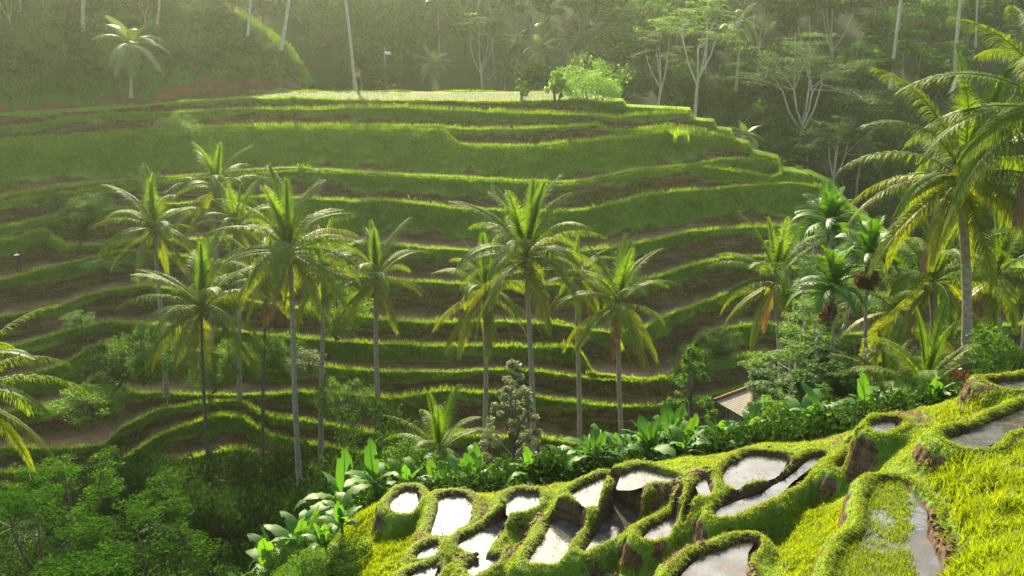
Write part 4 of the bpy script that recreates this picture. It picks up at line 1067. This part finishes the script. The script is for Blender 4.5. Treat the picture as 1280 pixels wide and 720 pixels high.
put_tree(broad_tree(8, 2.8, 2.2, nclump=30, n_each=60, size=.22, clump_r=.6, trunk_h=.1), 'dark_bark', 'red_leaf', 905, 60, 'red-leaved shrub on the terrace left of the hut', 'shrub', name='red_shrub', zfix=-27.6)
put_tree(broad_tree(9, 2.4, 2.6, nclump=26, n_each=60, size=.18, clump_r=.6, trunk_h=.1), 'dark_bark', 'red_leaf', 1185, 36, 'red-flowered shrub at the foot of the right palms', 'shrub', name='red_shrub', dz=.8)
for i, (px, Y, h, w, lb) in enumerate([(1250, 31, 3.6, 3.4, 'leafy shrub on the crest beside the rightmost trunk'), (1225, 36, 4.6, 4.0, 'leafy shrub behind the crest under the large palm'), (1140, 46, 5.0, 5.0, 'round shrub behind the young coconut at right')]):
    put_tree(broad_tree(50 + i, h, w, nclump=40, n_each=80, size=.17, clump_r=.8, trunk_h=.1), 'dark_bark', 'mid_leaf', px, Y, lb, 'shrub', 'shrubs under the right palms', name='leafy_shrub')
# bushes: shared shapes, individual plants
BT = []
for i in range(5):
    tb, V, F = broad_tree(60 + i, 3.4, 3.8, nclump=46, n_each=130, size=.15, clump_r=.9, trunk_h=.08, flat=.8)
    BT.append((tb.mesh('stem', M['dark_bark']), {m_: add_mesh('crown', V, F, M[m_]) for m_ in ('dark_leaf', 'mid_leaf', 'bright_leaf', 'forest_leaf', 'pale_leaf')}))
def bush(loc, sc, leaf, label, group, seed=0, flat=1.0, name='bush'):
    root = empty(name, loc, seed * 1.3, sc); root.scale = (sc, sc, sc * flat); tag(root, label, 'bush', group)
    a, b = BT[seed % 5]; link('stem', a, root); link('crown', b[leaf], root); return root
def bush_px(px, py, Y, sc, leaf, label, group, seed, flat=1.0):
    X, Y, z = at(px, py, Y); return bush((X, Y, z - 1.7 * sc * flat), sc, leaf, label, group, seed, flat)
rb = random.Random(11)
def fit(X, Y, z, sc, h):
    """keep a plant of height h*sc below the outline the thicket has in the valley"""
    for _ in range(14):
        px_, py_ = pix(X, Y, z + h * sc)
        if py_ > np.interp(px_, [0, 190, 240, 300, 340, 470, 520, 560, 640, 700, 800, 880, 960, 1040, 1280], [560, 575, 540, 535, 500, 515, 550, 568, 572, 562, 550, 545, 510, 490, 445]): break
        sc *= .88
    return sc
for px, Y, sc, lf, i in LATE_BUSH:
    X, Y, z = on_ground(px, Y); bush((X, Y, z - .3), sc, lf, 'leafy bush in the dense growth under the right palms', 'bushes under the right palms', i, 1.15)
for k in range(170):                                   # thicket at the valley bottom; most leaves coloured darker for the palms' shade
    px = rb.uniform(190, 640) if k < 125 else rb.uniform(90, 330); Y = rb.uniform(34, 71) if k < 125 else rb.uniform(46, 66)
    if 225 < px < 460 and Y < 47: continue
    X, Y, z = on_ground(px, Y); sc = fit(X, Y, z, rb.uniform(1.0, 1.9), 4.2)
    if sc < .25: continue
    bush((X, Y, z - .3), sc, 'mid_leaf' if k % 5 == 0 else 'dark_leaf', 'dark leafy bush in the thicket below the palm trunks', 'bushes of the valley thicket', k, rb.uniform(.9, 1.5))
for k in range(30):                                   # behind the crest of the near slope
    px = rb.uniform(470, 1040); X0 = (px - 640) / FPX * 36; Yc = 27 - .15 * (X0 + 4)
    X, Y, z = on_ground(px, Yc + rb.uniform(4.5, 15))
    sc = max(fit(X, Y, z, rb.uniform(.5, .95), 3.6), rb.uniform(.25, .42))
    bush((X, Y, z - .2), sc, rb.choice(['dark_leaf', 'mid_leaf', 'mid_leaf', 'bright_leaf', 'pale_leaf']), 'green bush behind the crest of the flooded plots', 'bushes behind the near crest', k)
for k in range(16):
    px = rb.uniform(-40, 230); X, Y, z = on_ground(px, rb.uniform(30, 42))
    bush((X, Y, z - .2), rb.uniform(.7, 1.2), rb.choice(['dark_leaf', 'dark_leaf', 'mid_leaf']), 'dark bush under the feathery trees at lower left', 'bushes under the feathery trees', k)
gT = 'bushes on the left terraces'
for i, (px, py, Y, sc, lf, fl, lb) in enumerate([(98, 283, 94, 1.3, 'dark_leaf', .8, 'dark bush below the lobed lip at far left'), (112, 256, 97, 1.1, 'mid_leaf', .6, 'green bush above the narrow bench at left'),
        (70, 252, 97, .9, 'dark_leaf', .6, 'small dark bush on the left bank'), (130, 332, 89, 1.0, 'mid_leaf', .5, 'low grassy bush on the bare left bank'), (100, 400, 78, .7, 'mid_leaf', .6, 'small bush clinging to the dark left riser'),
        (145, 455, 74, 1.5, 'dark_leaf', .7, 'big rounded bush left of the slim dark trunk'), (178, 446, 73, 1.5, 'mid_leaf', .9, 'bush beside the big rounded one, toward the palms'), (112, 505, 70, 1.5, 'bright_leaf', .5, 'flat bright bush above the curved lips'),
        (222, 155, 114, 1.1, 'mid_leaf', .6, 'bush straddling the upper lip at left'), (235, 165, 112, .8, 'mid_leaf', .7, 'smaller bush under the one on the upper lip'),
        (265, 468, 74, 1.1, 'mid_leaf', .8, 'bush on the bench behind the dark slim trunk'), (285, 440, 76, .8, 'bright_leaf', .7, 'small bright bush on the bench behind the left palms'),
        (385, 455, 73, .8, 'pale_leaf', .9, 'pale-leaved bush between the two trunks'), (345, 440, 74, 1.1, 'mid_leaf', .9, 'leafy bush just behind the biggest trunk'), (430, 500, 71, 1.2, 'mid_leaf', .8, 'bush at the foot of the lone palm'),
        (320, 300, 96, 1.6, 'mid_leaf', .8, 'green treetop between the crowns of the left cluster'), (420, 390, 82, 1.5, 'bright_leaf', 1.0, 'bright bush behind the lone palm'), (400, 330, 90, 1.3, 'bright_leaf', 1.0, 'bright treetop behind the biggest crown'),
        (870, 452, 84, 1.2, 'mid_leaf', .7, 'grassy bush on the right terrace mound'), (900, 425, 86, 1.1, 'mid_leaf', .6, 'grassy bush above the right terrace mound')]):
    bush_px(px, py, Y, sc, lf, lb, gT, i + 3, fl)
# knoll growth
for k in range(46):
    f = rb.random(); px = rb.uniform(-60, 345); py = rb.uniform(8, 96) if px < 300 else rb.uniform(45, 95)
    j = int(np.clip(np.searchsorted(kx, px), 0, len(kx) - 1)); col = VK[:nK, j]
    _, cyy = pix(col[:, 0], col[:, 1], col[:, 2]); i = int(np.argmin(np.abs(cyy - py))); P = col[i]
    bush((P[0], P[1] + .3, P[2] - .9), rb.uniform(.7, 1.7), rb.choice(['dark_leaf', 'dark_leaf', 'forest_leaf', 'mid_leaf']), 'low bush on the steep knoll at upper left', 'bushes on the knoll', k, .7)
for k in range(26):
    px = rb.uniform(-60, 345); j = int(np.clip(np.searchsorted(kx, px), 0, len(kx) - 1)); P = VK[nK - 1, j]
    kk = FTM['dense', k % 4] if k % 3 else FTM['tiered', k % 3]
    X, Y, z = P[0], P[1] + rb.uniform(0, 9), P[2] - .6
    if px < 210: i = int(nK * rb.uniform(.35, .75)); P = VK[i, j]; X, Y, z = P[0], P[1] + 1, P[2] - .5
    root = empty('knoll_tree', (X, Y, z), k, rb.uniform(.45, .8)); tag(root, 'tree on the crest of the knoll against the haze', 'tree', 'trees on the knoll')
    link('trunk', kk[0], root); link('crown', kk[1], root)

for k in range(22):                                   # hiding the steep flank of the near slope
    px = rb.uniform(300, 440); py = rb.uniform(640, 730); X, Y, z = at(px, py, rb.uniform(22, 29)); z = gz(X, Y)
    if k % 3: bush((X, Y, z - .2), rb.uniform(.35, .6), rb.choice(['dark_leaf', 'mid_leaf']), 'bush on the steep flank left of the flooded plots', 'bushes on the steep flank', k)
    else: banana((X, Y, z - .3), rb.uniform(.4, .6), 200 + k, 'banana plant on the steep flank left of the flooded plots', 'banana plants on the steep flank')
for px, Y, sc in ((384, 196, 1.5), (398, 215, 1.6), (370, 205, 1.5), (410, 190, 1.3)):
    X = (px - 640) / FPX * Y; root = empty('forest_tree', (X, Y, float(forest_z(X, Y)) - .5), px, sc); tag(root, 'dense rounded tree in the hazy wood beyond the terraces', 'tree', 'dense trees of the far wood')
    link('trunk', FTM['dense', px % 4][0], root); link('crown', FTM['dense', px % 4][1], root)

for k in range(16):                                   # shrubs along the knoll's right shoulder
    px = 268 + k * 6.6; j = int(np.clip(np.searchsorted(kx, px), 0, len(kx) - 1)); P = VK[nK - 2 - (k % 4) * 4, j]
    bush((P[0], P[1] + .2, P[2] - .7), rb.uniform(.4, .85), ['dark_leaf', 'forest_leaf', 'mid_leaf'][k % 3], 'low bush on the steep knoll at upper left', 'bushes on the knoll', k, .8)
# bananas and other broad-leaved plants
for k in range(50):
    px = 455 + k * 9.8 + rb.uniform(-8, 8); X0 = (px - 640) / FPX * 36; Yc = 27 - .15 * (X0 + 4)
    X, Y, z = on_ground(px, Yc + rb.uniform(2.6, 6.5))
    banana((X, Y, z - rb.uniform(.2, .5)), max(fit(X, Y, z, rb.uniform(.6, 1.0), 3.0), rb.uniform(.5, .72)), k, 'broad-leaved banana plant in the row behind the crest', 'banana plants behind the near crest')
for i, (px, Y, sc, lb) in enumerate([(838, 32, .85, 'tall banana plant with long upright leaves beside the cone-shaped shrub'), (818, 33, .75, 'banana plant left of the tallest one'), (856, 31.8, .7, 'banana plant right of the tallest one'),
        (1000, 31, .95, 'banana clump plant nearest the hut'), (1028, 30.5, .85, 'banana plant in the dark clump before the betel trunks'), (1135, 29.5, .7, 'banana plant with bluish leaves before the young coconut'),
        (1160, 29, .7, 'banana plant touching the crest under the right palms'), (1265, 30, .6, 'banana plant at the right margin on the crest'), (590, 36, .9, 'banana plant between the young coconut and the pale shrub'), (1080, 32, .8, 'banana plant at the foot of the thin betel trunks')]):
    X, Y, z = on_ground(px, Y); banana((X, Y, z - .4), sc, 50 + i, lb, 'larger banana plants')
for k in range(38):
    px = rb.uniform(215, 445); Y = rb.uniform(31, 42); X, Y, z = on_ground(px, Y)
    banana((X, Y, z + .2), rb.uniform(.7, 1.15), 80 + k, 'banana plant in the bright patch at the bottom edge', 'banana plants at the bottom edge')
for k in range(12):
    px = rb.uniform(250, 470); Y = rb.uniform(42, 60); X, Y, z = on_ground(px, Y)
    banana((X, Y, z), rb.uniform(1.0, 1.5), 120 + k, 'banana plant deep in the dark thicket', 'banana plants in the thicket')

# undergrowth that nobody could count
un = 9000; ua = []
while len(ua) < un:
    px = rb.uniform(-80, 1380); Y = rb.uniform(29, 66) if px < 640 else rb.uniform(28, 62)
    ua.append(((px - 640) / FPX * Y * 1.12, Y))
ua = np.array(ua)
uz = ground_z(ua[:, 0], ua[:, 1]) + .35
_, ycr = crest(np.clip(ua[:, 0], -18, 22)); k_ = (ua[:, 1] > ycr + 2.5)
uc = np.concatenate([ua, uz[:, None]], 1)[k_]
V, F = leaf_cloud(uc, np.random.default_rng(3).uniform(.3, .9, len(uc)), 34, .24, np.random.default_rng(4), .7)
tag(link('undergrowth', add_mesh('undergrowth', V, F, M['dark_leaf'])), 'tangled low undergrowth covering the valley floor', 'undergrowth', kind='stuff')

# ---- landmarks on the crest and beyond
M['bright_crown'] = leaf_mat('bright_crown', [(.07, .17, .015), (.11, .24, .02), (.15, .28, .02)], .5, .4, (1.6, 1.5, .4), .4)
def crest_pt(px, py):
    return at_z(px, py, -9.6)
def crest_bush(px, base_y, Y, w, h, seed, label, n=60):
    X, _, z = at(px, base_y, Y)
    r = np.random.default_rng(seed); tb = MB()
    for s_ in range(7): a = r.uniform(0, 6.28); q = r.uniform(.1, .3) * w; tb.tube([(math.cos(a) * q * .4, math.sin(a) * q * .4, 0), (math.cos(a) * q, math.sin(a) * q, h * .5)], [.07, .04], 5)
    _, V, F = broad_tree(seed, h, w, nclump=n, n_each=220, size=.24, clump_r=.95, trunk_h=.12, flat=.8)
    tree_obj('crest_bush', (tb, V, F), 'dark_bark', 'bright_crown', (X, Y, z), label, 'bush', tname='stem')
crest_bush(738, 133, 121, 8.6, 5.6, 5, 'large rounded bright green bush on the crest edge', 42)
crest_bush(695, 128, 121, 2.8, 3.6, 6, 'small bright bush left of the large one on the crest', 22)
crest_bush(653, 134, 120, 1.5, 3.6, 7, 'slender upright shrub on the crest lip', 14)
X, Y, z = at(850, 178, 115)
mbq = MB(); a = np.random.default_rng(2)
V1, F1 = blades(np.array([(0, 0, 0)]) + a.normal(0, .35, (160, 3)) * [1, 1, .1], a.uniform(.9, 2.0, 160), .12, .9, True)
tag(link('reed_clump', add_mesh('reed_clump', V1, F1, M['grass_far']), None, (X, Y, z)), 'clump of tall pale reeds on the upper right bank', 'reeds')
gl = 'big tiered trees above the ravine'
def landmark(px, foot_y, Y, h, w, seed, label, leaf='bright_leaf', n=16):
    X, _, z = at(px, foot_y, Y)
    tree_obj('tiered_tree', layered_tree(seed, h, w, n, 480, .42, 6, .16, .32), 'pale_bark', leaf, (X, Y, z), label, 'tree', gl)
landmark(868, 150, 142, 18, 14, 301, 'tall sunlit tiered tree just behind the right end of the crest')
landmark(998, 215, 146, 22, 21, 302, 'widest tiered tree with pale forked limbs above the ravine', 'mid_leaf', 22)
landmark(1040, 262, 136, 14, 11, 303, 'lower tiered tree right of the widest one', 'mid_leaf')
landmark(604, 122, 166, 15, 13, 304, 'hazy tiered tree behind the rice field', 'mid_leaf')
landmark(820, 150, 150, 16, 9, 305, 'narrow tiered tree left of the sunlit one', 'mid_leaf')
gp = 'coconut palms beyond the crest'
for i, (px, py, Y, foot, sc, lb) in enumerate([(542, 82, 158, 116, .95, 'hazy coconut palm behind the left part of the rice field'), (632, 88, 160, 118, .8, 'low hazy coconut palm left of the large crest bush'),
        (676, 62, 158, 122, 1.05, 'large-crowned hazy palm behind the crest bushes'), (726, 48, 165, 125, .75, 'small hazy palm above the large crest bush'), (925, 28, 150, 105, 1.0, 'hazy palm between the two big tiered trees'),
        (1010, 176, 140, 255, .8, 'palm low on the ravine side under the widest tiered tree'), (1076, 186, 138, 262, .95, 'palm with a pale trunk low on the ravine side'), (932, 170, 132, 215, .7, 'palm just beyond the right end of the terraces'),
        (548, 2, 172, 70, .9, 'palm at the top edge behind the rice field'), (772, 20, 178, 80, .9, 'dim palm near the top edge, right of the small hazy one')]):
    far_palm(px, py, Y, -g_of(foot) * Y - 1.0, sc, lb, gp, seed=i)
for px_, Y_, s_ in ((468, 163, 1.2), (492, 168, 1.35), (478, 176, 1.5), (512, 180, 1.3)):
    X = (px_ - 640) / FPX * Y_; root = empty('forest_tree', (X, Y_, float(forest_z(X, Y_)) - .5), px_, s_); tag(root, 'dense rounded tree in the hazy wood beyond the terraces', 'tree', 'dense trees of the far wood')
    link('trunk', FTM['dense', px_ % 4][0], root); link('crown', FTM['dense', px_ % 4][1], root)
rp_ = random.Random(21)
for k in range(22):
    px = 395 + k * 31 + rp_.uniform(-12, 12); Y = rp_.uniform(166, 200); py = rp_.uniform(-5, 62) - (Y - 166) * .8
    far_palm(px, py, Y, float(forest_z((px - 640) / FPX * Y, Y)) - .5, rp_.uniform(.7, 1.05), 'dim coconut palm among the hazy wood', 'palms of the far wood', seed=k % 3 + 3 * k, lean=rp_.uniform(-1.5, 1.5))
far_palm(166, 56, 123, float(-g_of(122) * 123), 1.25, 'palm with wide drooping fronds in front of the dark knoll', 'palm in front of the knoll', seed=1, lean=.8)
gt = 'tall bare trunks with crowns above the picture'
for i, (x0, xb, yb_, Y, lb) in enumerate([(110, 120, 50, 138, 'pale bare trunk on the knoll, left one'), (36, 41, 42, 138, 'thin trunk near the top left corner'), (208, 211, 26, 140, 'bare trunk on the knoll, above its drooping palm'),
        (366, 359, 58, 142, 'curved trunk rising from the right shoulder of the knoll'), (433, 448, 108, 150, 'tall pale trunk standing on the rice field edge'), (1122, 1104, 108, 150, 'tall leaning trunk right of the widest tiered tree'),
        (1197, 1182, 105, 148, 'tall pale trunk above the large right palm'), (1217, 1203, 55, 165, 'thin trunk farther right near the top edge'), (885, 876, 90, 160, 'trunk between the tiered trees at the top edge'), (1005, 1001, 40, 175, 'thin trunk rising behind the widest tiered tree'),
        (318, 320, 40, 141, 'trunk at the right end of the knoll trees'), (1222, 1218, 60, 175, 'faint trunk at the top right')]):
    zf = float(-g_of(yb_) * Y) - .5; fx = (xb - 640) / FPX * Y; ct = at(x0 - (xb - x0) * .6, -62, Y)
    far_palm(x0 - (xb - x0) * .6, -62, Y, zf, 1.0, lb, gt, lean=ct[0] - fx, seed=i, r0=.26 if i in (0, 3, 4, 5, 6) else .16, bark='pale_bark')

# ---- hut
M['wood'] = bark_mat('weathered_wood', (.10, .075, .045), (.22, .17, .11), 3)
m, t = new_mat('roof_sheet'); out = N(t, 'ShaderNodeOutputMaterial'); tc = N(t, 'ShaderNodeTexCoord')
wv = N(t, 'ShaderNodeTexWave', Scale=3.5, Distortion=1.0); wv.bands_direction = 'X'; t.links.new(tc.outputs['Object'], wv.inputs[0])
no = N(t, 'ShaderNodeTexNoise', Scale=2.0, Detail=6.0); t.links.new(tc.outputs['Object'], no.inputs[0])
rp = ramp(t, [(.35, (.05, .04, .025)), (.7, (.10, .085, .05))]); t.links.new(no.outputs[0], rp.inputs[0])
pb = N(t, 'ShaderNodeBsdfPrincipled', Roughness=.6); t.links.new(rp.outputs[0], pb.inputs['Base Color'])
bp = N(t, 'ShaderNodeBump', Strength=.4, Distance=.015); t.links.new(wv.outputs[1], bp.inputs['Height']); t.links.new(bp.outputs[0], pb.inputs['Normal']); t.links.new(pb.outputs[0], out.inputs[0]); M['roof'] = m
M['tile'] = bark_mat('clay_ridge', (.20, .10, .05), (.34, .18, .09), 4)
hx, hy, hz = at(944, 527, 55)
hut = empty('field_hut', (hx, hy, hz - 1.2), R(24)); tag(hut, 'small wooden field hut with a pale sheet roof, half hidden by feathery trees', 'hut')
def box(mb, x0, x1, y0, y1, z0, z1):
    V = [(x0, y0, z0), (x1, y0, z0), (x1, y1, z0), (x0, y1, z0), (x0, y0, z1), (x1, y0, z1), (x1, y1, z1), (x0, y1, z1)]
    mb.add(V, [(0, 3, 2, 1), (4, 5, 6, 7), (0, 1, 5, 4), (1, 2, 6, 5), (2, 3, 7, 6), (3, 0, 4, 7)])
mb = MB()
for i in range(9): box(mb, -1.1 + i * .25, -1.1 + i * .25 + .235, -1.1, -1.06, 0, 2.2 + .02 * (i % 3))
box(mb, -1.1, -1.06, -1.05, 1.1, 0, 2.2); box(mb, 1.1, 1.15, -1.1, 1.1, 0, 2.2); box(mb, -1.05, 1.09, 1.06, 1.1, 0, 2.2)
link('wall', mb.mesh('wall', M['wood'], False), hut)
for sx in (-1.18, 1.18):
    for sy in (-1.18, 1.18):
        mb = MB(); box(mb, sx - .06, sx + .06, sy - .06, sy + .06, -1.2, 2.35); link('post', mb.mesh('post', M['wood'], False), hut)
mb = MB()
e, rz_, rh = 1.75, 2.2, 3.5
for (a, b, c, d) in [((-e, -e, rz_), (e, -e, rz_), (.35, 0, rh), (-.35, 0, rh)), ((e, e, rz_), (-e, e, rz_), (-.35, 0, rh), (.35, 0, rh)), ((-e, e, rz_), (-e, -e, rz_), (-.35, 0, rh), (-.35, .001, rh)), ((e, -e, rz_), (e, e, rz_), (.35, .001, rh), (.35, 0, rh))]:
    P = np.array([a, b, c, d], float); mb.add(np.concatenate([P, P - [0, 0, .06]]), [(0, 1, 2, 3), (7, 6, 5, 4), (0, 4, 5, 1), (1, 5, 6, 2), (3, 2, 6, 7), (0, 3, 7, 4)])
rf = link('roof', mb.mesh('roof', M['roof'], False), hut)
mb = MB()
for a in ((-e, -e), (e, -e), (e, e), (-e, e)): mb.tube([(a[0], a[1], rz_ + .04), (math.copysign(.35, a[0]), 0, rh + .04)], [.09, .09], 6)
mb.tube([(-.4, 0, rh + .05), (.4, 0, rh + .05)], [.1, .1], 6); link('ridge', mb.mesh('ridge', M['tile'], False), rf)

# ---- small things
X, Y, z = at(96 / 4.0, 340, 92)
def skin_person(loc):
    root = empty('person', loc, R(40)); tag(root, 'person in dark clothes and a pale hat standing on the far left terrace', 'person')
    vs = [(0, 0, .93), (0, 0, 1.12), (0, 0, 1.32), (0, 0, 1.45), (0, .02, 1.53), (0, .03, 1.64), (.19, 0, 1.40), (.26, .06, 1.14), (.24, .22, .96), (-.19, 0, 1.40), (-.27, .04, 1.13), (-.25, .16, .92),
          (.10, 0, .86), (.12, .03, .48), (.12, -.02, .08), (.13, .13, .03), (-.10, 0, .86), (-.13, .01, .48), (-.14, -.04, .08), (-.15, .11, .03)]
    es = [(0, 1), (1, 2), (2, 3), (3, 4), (4, 5), (3, 6), (6, 7), (7, 8), (3, 9), (9, 10), (10, 11), (0, 12), (12, 13), (13, 14), (14, 15), (0, 16), (16, 17), (17, 18), (18, 19)]
    rd = [.14, .13, .16, .09, .05, .10, .065, .045, .035, .065, .045, .035, .085, .06, .04, .04, .085, .06, .04, .04]
    me = bpy.data.meshes.new('body'); me.from_pydata(vs, es, [])
    o = bpy.data.objects.new('body', me); COL.objects.link(o); o.parent = root
    md = o.modifiers.new('skin', 'SKIN'); ss = o.modifiers.new('sub', 'SUBSURF'); ss.levels = 1; ss.render_levels = 2
    for i, v in enumerate(me.skin_vertices[0].data): v.radius = (rd[i], rd[i]); v.use_root = (i == 0)
    me.materials.append(bark_mat('work_clothes', (.012, .014, .02), (.03, .03, .04), 8))
    mb = MB(); mb.tube([(0, .03, 1.66), (0, .03, 1.68), (0, .03, 1.80)], [.27, .22, .03], 14)
    link('hat', mb.mesh('hat', bark_mat('straw_hat', (.4, .38, .33), (.55, .52, .46), 8)), root)
skin_person((X, Y, z))
# offering pole and decorated post on the rice field
X, Y, z = at_z(482, 110, -9.7)
pole = empty('field_pole', (X, Y, z)); tag(pole, 'thin pole with a white flag and a small offering basket in the rice field', 'pole')
mb = MB(); mb.tube([(0, 0, 0), (.05, 0, 3.2), (0, 0, 6.2)], [.09, .08, .05], 7); link('post', mb.mesh('post', M['pale_bark']), pole)
mb = MB(); mb.add([(0, .02, 5.6), (.9, .1, 5.45), (1.0, .12, 5.0), (.05, .04, 5.1), (0, -.02, 5.6), (.9, .06, 5.45), (1.0, .08, 5.0), (.05, 0, 5.1)], [(0, 1, 2, 3), (7, 6, 5, 4), (0, 4, 5, 1), (1, 5, 6, 2), (2, 6, 7, 3), (3, 7, 4, 0)])
link('flag', mb.mesh('flag', bark_mat('white_cloth', (.6, .6, .55), (.75, .75, .7), 2), False), pole)
mb = MB(); mb.tube([(0, 0, 1.2), (0, 0, 1.5), (0, 0, 1.9), (0, 0, 2.1)], [.16, .26, .24, .1], 9); link('basket', mb.mesh('basket', M['palm_old'] if False else bark_mat('woven_basket', (.35, .30, .08), (.5, .42, .15), 6)), pole)
X, Y, z = at_z(449, 112, -9.7)
sh = empty('offering_shrine', (X, Y - 1.2, z)); tag(sh, 'small bamboo shrine at the foot of the tall pale trunk', 'shrine')
for sx in (-.5, .5):
    for sy in (-.4, .4):
        mb = MB(); mb.tube([(sx, sy, 0), (sx, sy, 1.9)], [.07, .07], 6); link('leg', mb.mesh('leg', M['wood']), sh)
mb = MB(); box(mb, -.65, .65, -.55, .55, 1.9, 2.0); link('platform', mb.mesh('platform', M['wood'], False), sh)
mb = MB(); box(mb, -.4, .4, -.35, .35, 2.0, 2.7); link('offering_box', mb.mesh('offering_box', bark_mat('yellow_cloth', (.4, .3, .06), (.55, .42, .1), 4), False), sh)
mb = MB()
P = np.array([(-.75, -.65, 2.7), (.75, -.65, 2.7), (.75, .65, 2.7), (-.75, .65, 2.7), (0, 0, 3.3)]); mb.add(P, [(3, 2, 1, 0)], [(0, 1, 4), (1, 2, 4), (2, 3, 4), (3, 0, 4)]); link('roof', mb.mesh('roof', M['palm_dead'], False), sh)

# ---------------------------------------------------------------- a label of its own for every plant that shares one
bpy.context.view_layer.update()
LM_FAR = [(300, 'behind the knoll'), (430, 'by the right shoulder of the knoll'), (500, 'behind the pale trunk on the rice field'), (590, 'behind the left hazy palm'), (655, 'behind the low hazy palm'),
          (790, 'behind the large crest bush'), (900, 'behind the sunlit tiered tree'), (1060, 'behind the widest tiered tree'), (1180, 'left of the large right palm'), (9999, 'behind the right margin palm')]
LM_NEAR = [(60, 'by the left margin palm'), (150, 'under the feathery trees'), (235, 'left of the glossy-leaved tree'), (300, 'below the slim dark trunk'), (350, 'left of the biggest trunk'), (410, 'right of the biggest trunk'), (500, 'below the lone palm'),
           (580, 'around the young coconut'), (640, 'left of the centre trunk'), (740, 'right of the centre trunk'), (810, 'below the rightmost centre palm'), (900, 'by the cone-shaped shrub'), (980, 'below the hut'), (1060, 'below the low betel palm'), (1150, 'under the thin betel trunk'), (9999, 'under the large right palm')]
LM_KNOLL = [(60, 'in the left corner'), (140, 'left of its drooping palm'), (230, 'above its drooping palm'), (300, 'right of its drooping palm'), (9999, 'on its right shoulder')]
SHORT = {'palms of the far wood': ('dim coconut palm', LM_FAR), 'dense trees of the far wood': ('dense hazy tree', LM_FAR), 'tiered trees of the far wood': ('airy hazy tree', LM_FAR), 'low trees of the ravine side': ('low ravine tree', LM_FAR),
         'bushes on the knoll': ('bush on the knoll', LM_KNOLL), 'trees on the knoll': ('tree on the knoll', LM_KNOLL), 'bushes of the valley thicket': ('dark thicket bush', LM_NEAR), 'bushes behind the near crest': ('crest-side bush', LM_NEAR),
         'bushes under the feathery trees': ('dark low bush', LM_NEAR), 'bushes under the right palms': ('light leafy bush', LM_NEAR), 'banana plants behind the near crest': ('banana plant on the crest', LM_NEAR), 'banana plants at the bottom edge': ('banana plant at the bottom edge', LM_NEAR),
         'banana plants in the thicket': ('banana plant in the thicket', LM_NEAR), 'bushes on the steep flank': ('bush on the steep flank', LM_NEAR), 'banana plants on the steep flank': ('banana plant on the steep flank', LM_NEAR)}
ORD = ['first', 'second', 'third', 'fourth', 'fifth', 'sixth', 'seventh', 'eighth', 'ninth', 'tenth', 'eleventh', 'twelfth', 'thirteenth', 'fourteenth', 'fifteenth', 'sixteenth', 'seventeenth', 'eighteenth', 'nineteenth', 'twentieth']
for g, (base, lms) in SHORT.items():
    cells = {}
    for o in COL.objects:
        if o.parent is None and o.get('group') == g:
            x, y, z = o.matrix_world.translation; px_, py_ = pix(x, y, z)
            cells.setdefault(next(n for lim, n in lms if px_ < lim), []).append((float(px_), float(y), o))
    for lm, L in cells.items():
        ys = sorted(l[1] for l in L); q1, q2 = ys[len(ys) // 3], ys[2 * len(ys) // 3]
        sub_ = {}
        for px_, y, o in L:
            row = '' if len(L) < 4 else ('nearest row' if y < q1 else ('middle row' if y < q2 else 'farthest row'))
            sub_.setdefault(row, []).append((px_, o))
        for row, S in sub_.items():
            S.sort(key=lambda e: e[0])
            for i, (px_, o) in enumerate(S):
                if len(S) == 1: w = ''
                elif i == 0: w = 'leftmost'
                elif i == len(S) - 1: w = 'rightmost'
                elif i < 20: w = ORD[i] + ' from left'
                else: w = 'toward the right'
                o['label'] = ', '.join(t_ for t_ in (base + ' ' + lm, row, w) if t_)

# ---------------------------------------------------------------- haze
mb = MB()
x0, x1, y0, y1, z0, z1 = -395, 395, -60, 600, -46, 48
Vb = [(x0, y0, z0), (x1, y0, z0), (x1, y1, z0), (x0, y1, z0), (x0, y0, z1), (x1, y0, z1), (x1, y1, z1), (x0, y1, z1)]
mb.add(Vb, [(0, 3, 2, 1), (4, 5, 6, 7), (0, 1, 5, 4), (1, 2, 6, 5), (2, 3, 7, 6), (3, 0, 4, 7)])
m, t = new_mat('haze'); out = N(t, 'ShaderNodeOutputMaterial'); pv = N(t, 'ShaderNodeVolumePrincipled')
pv.inputs['Color'].default_value = (.88, 1, .74, 1); pv.inputs['Density'].default_value = .00028; pv.inputs['Anisotropy'].default_value = .8
t.links.new(pv.outputs[0], out.inputs['Volume'])
tag(link('haze', mb.mesh('haze', m, False)), 'pale morning haze filling the valley', 'haze', kind='stuff')
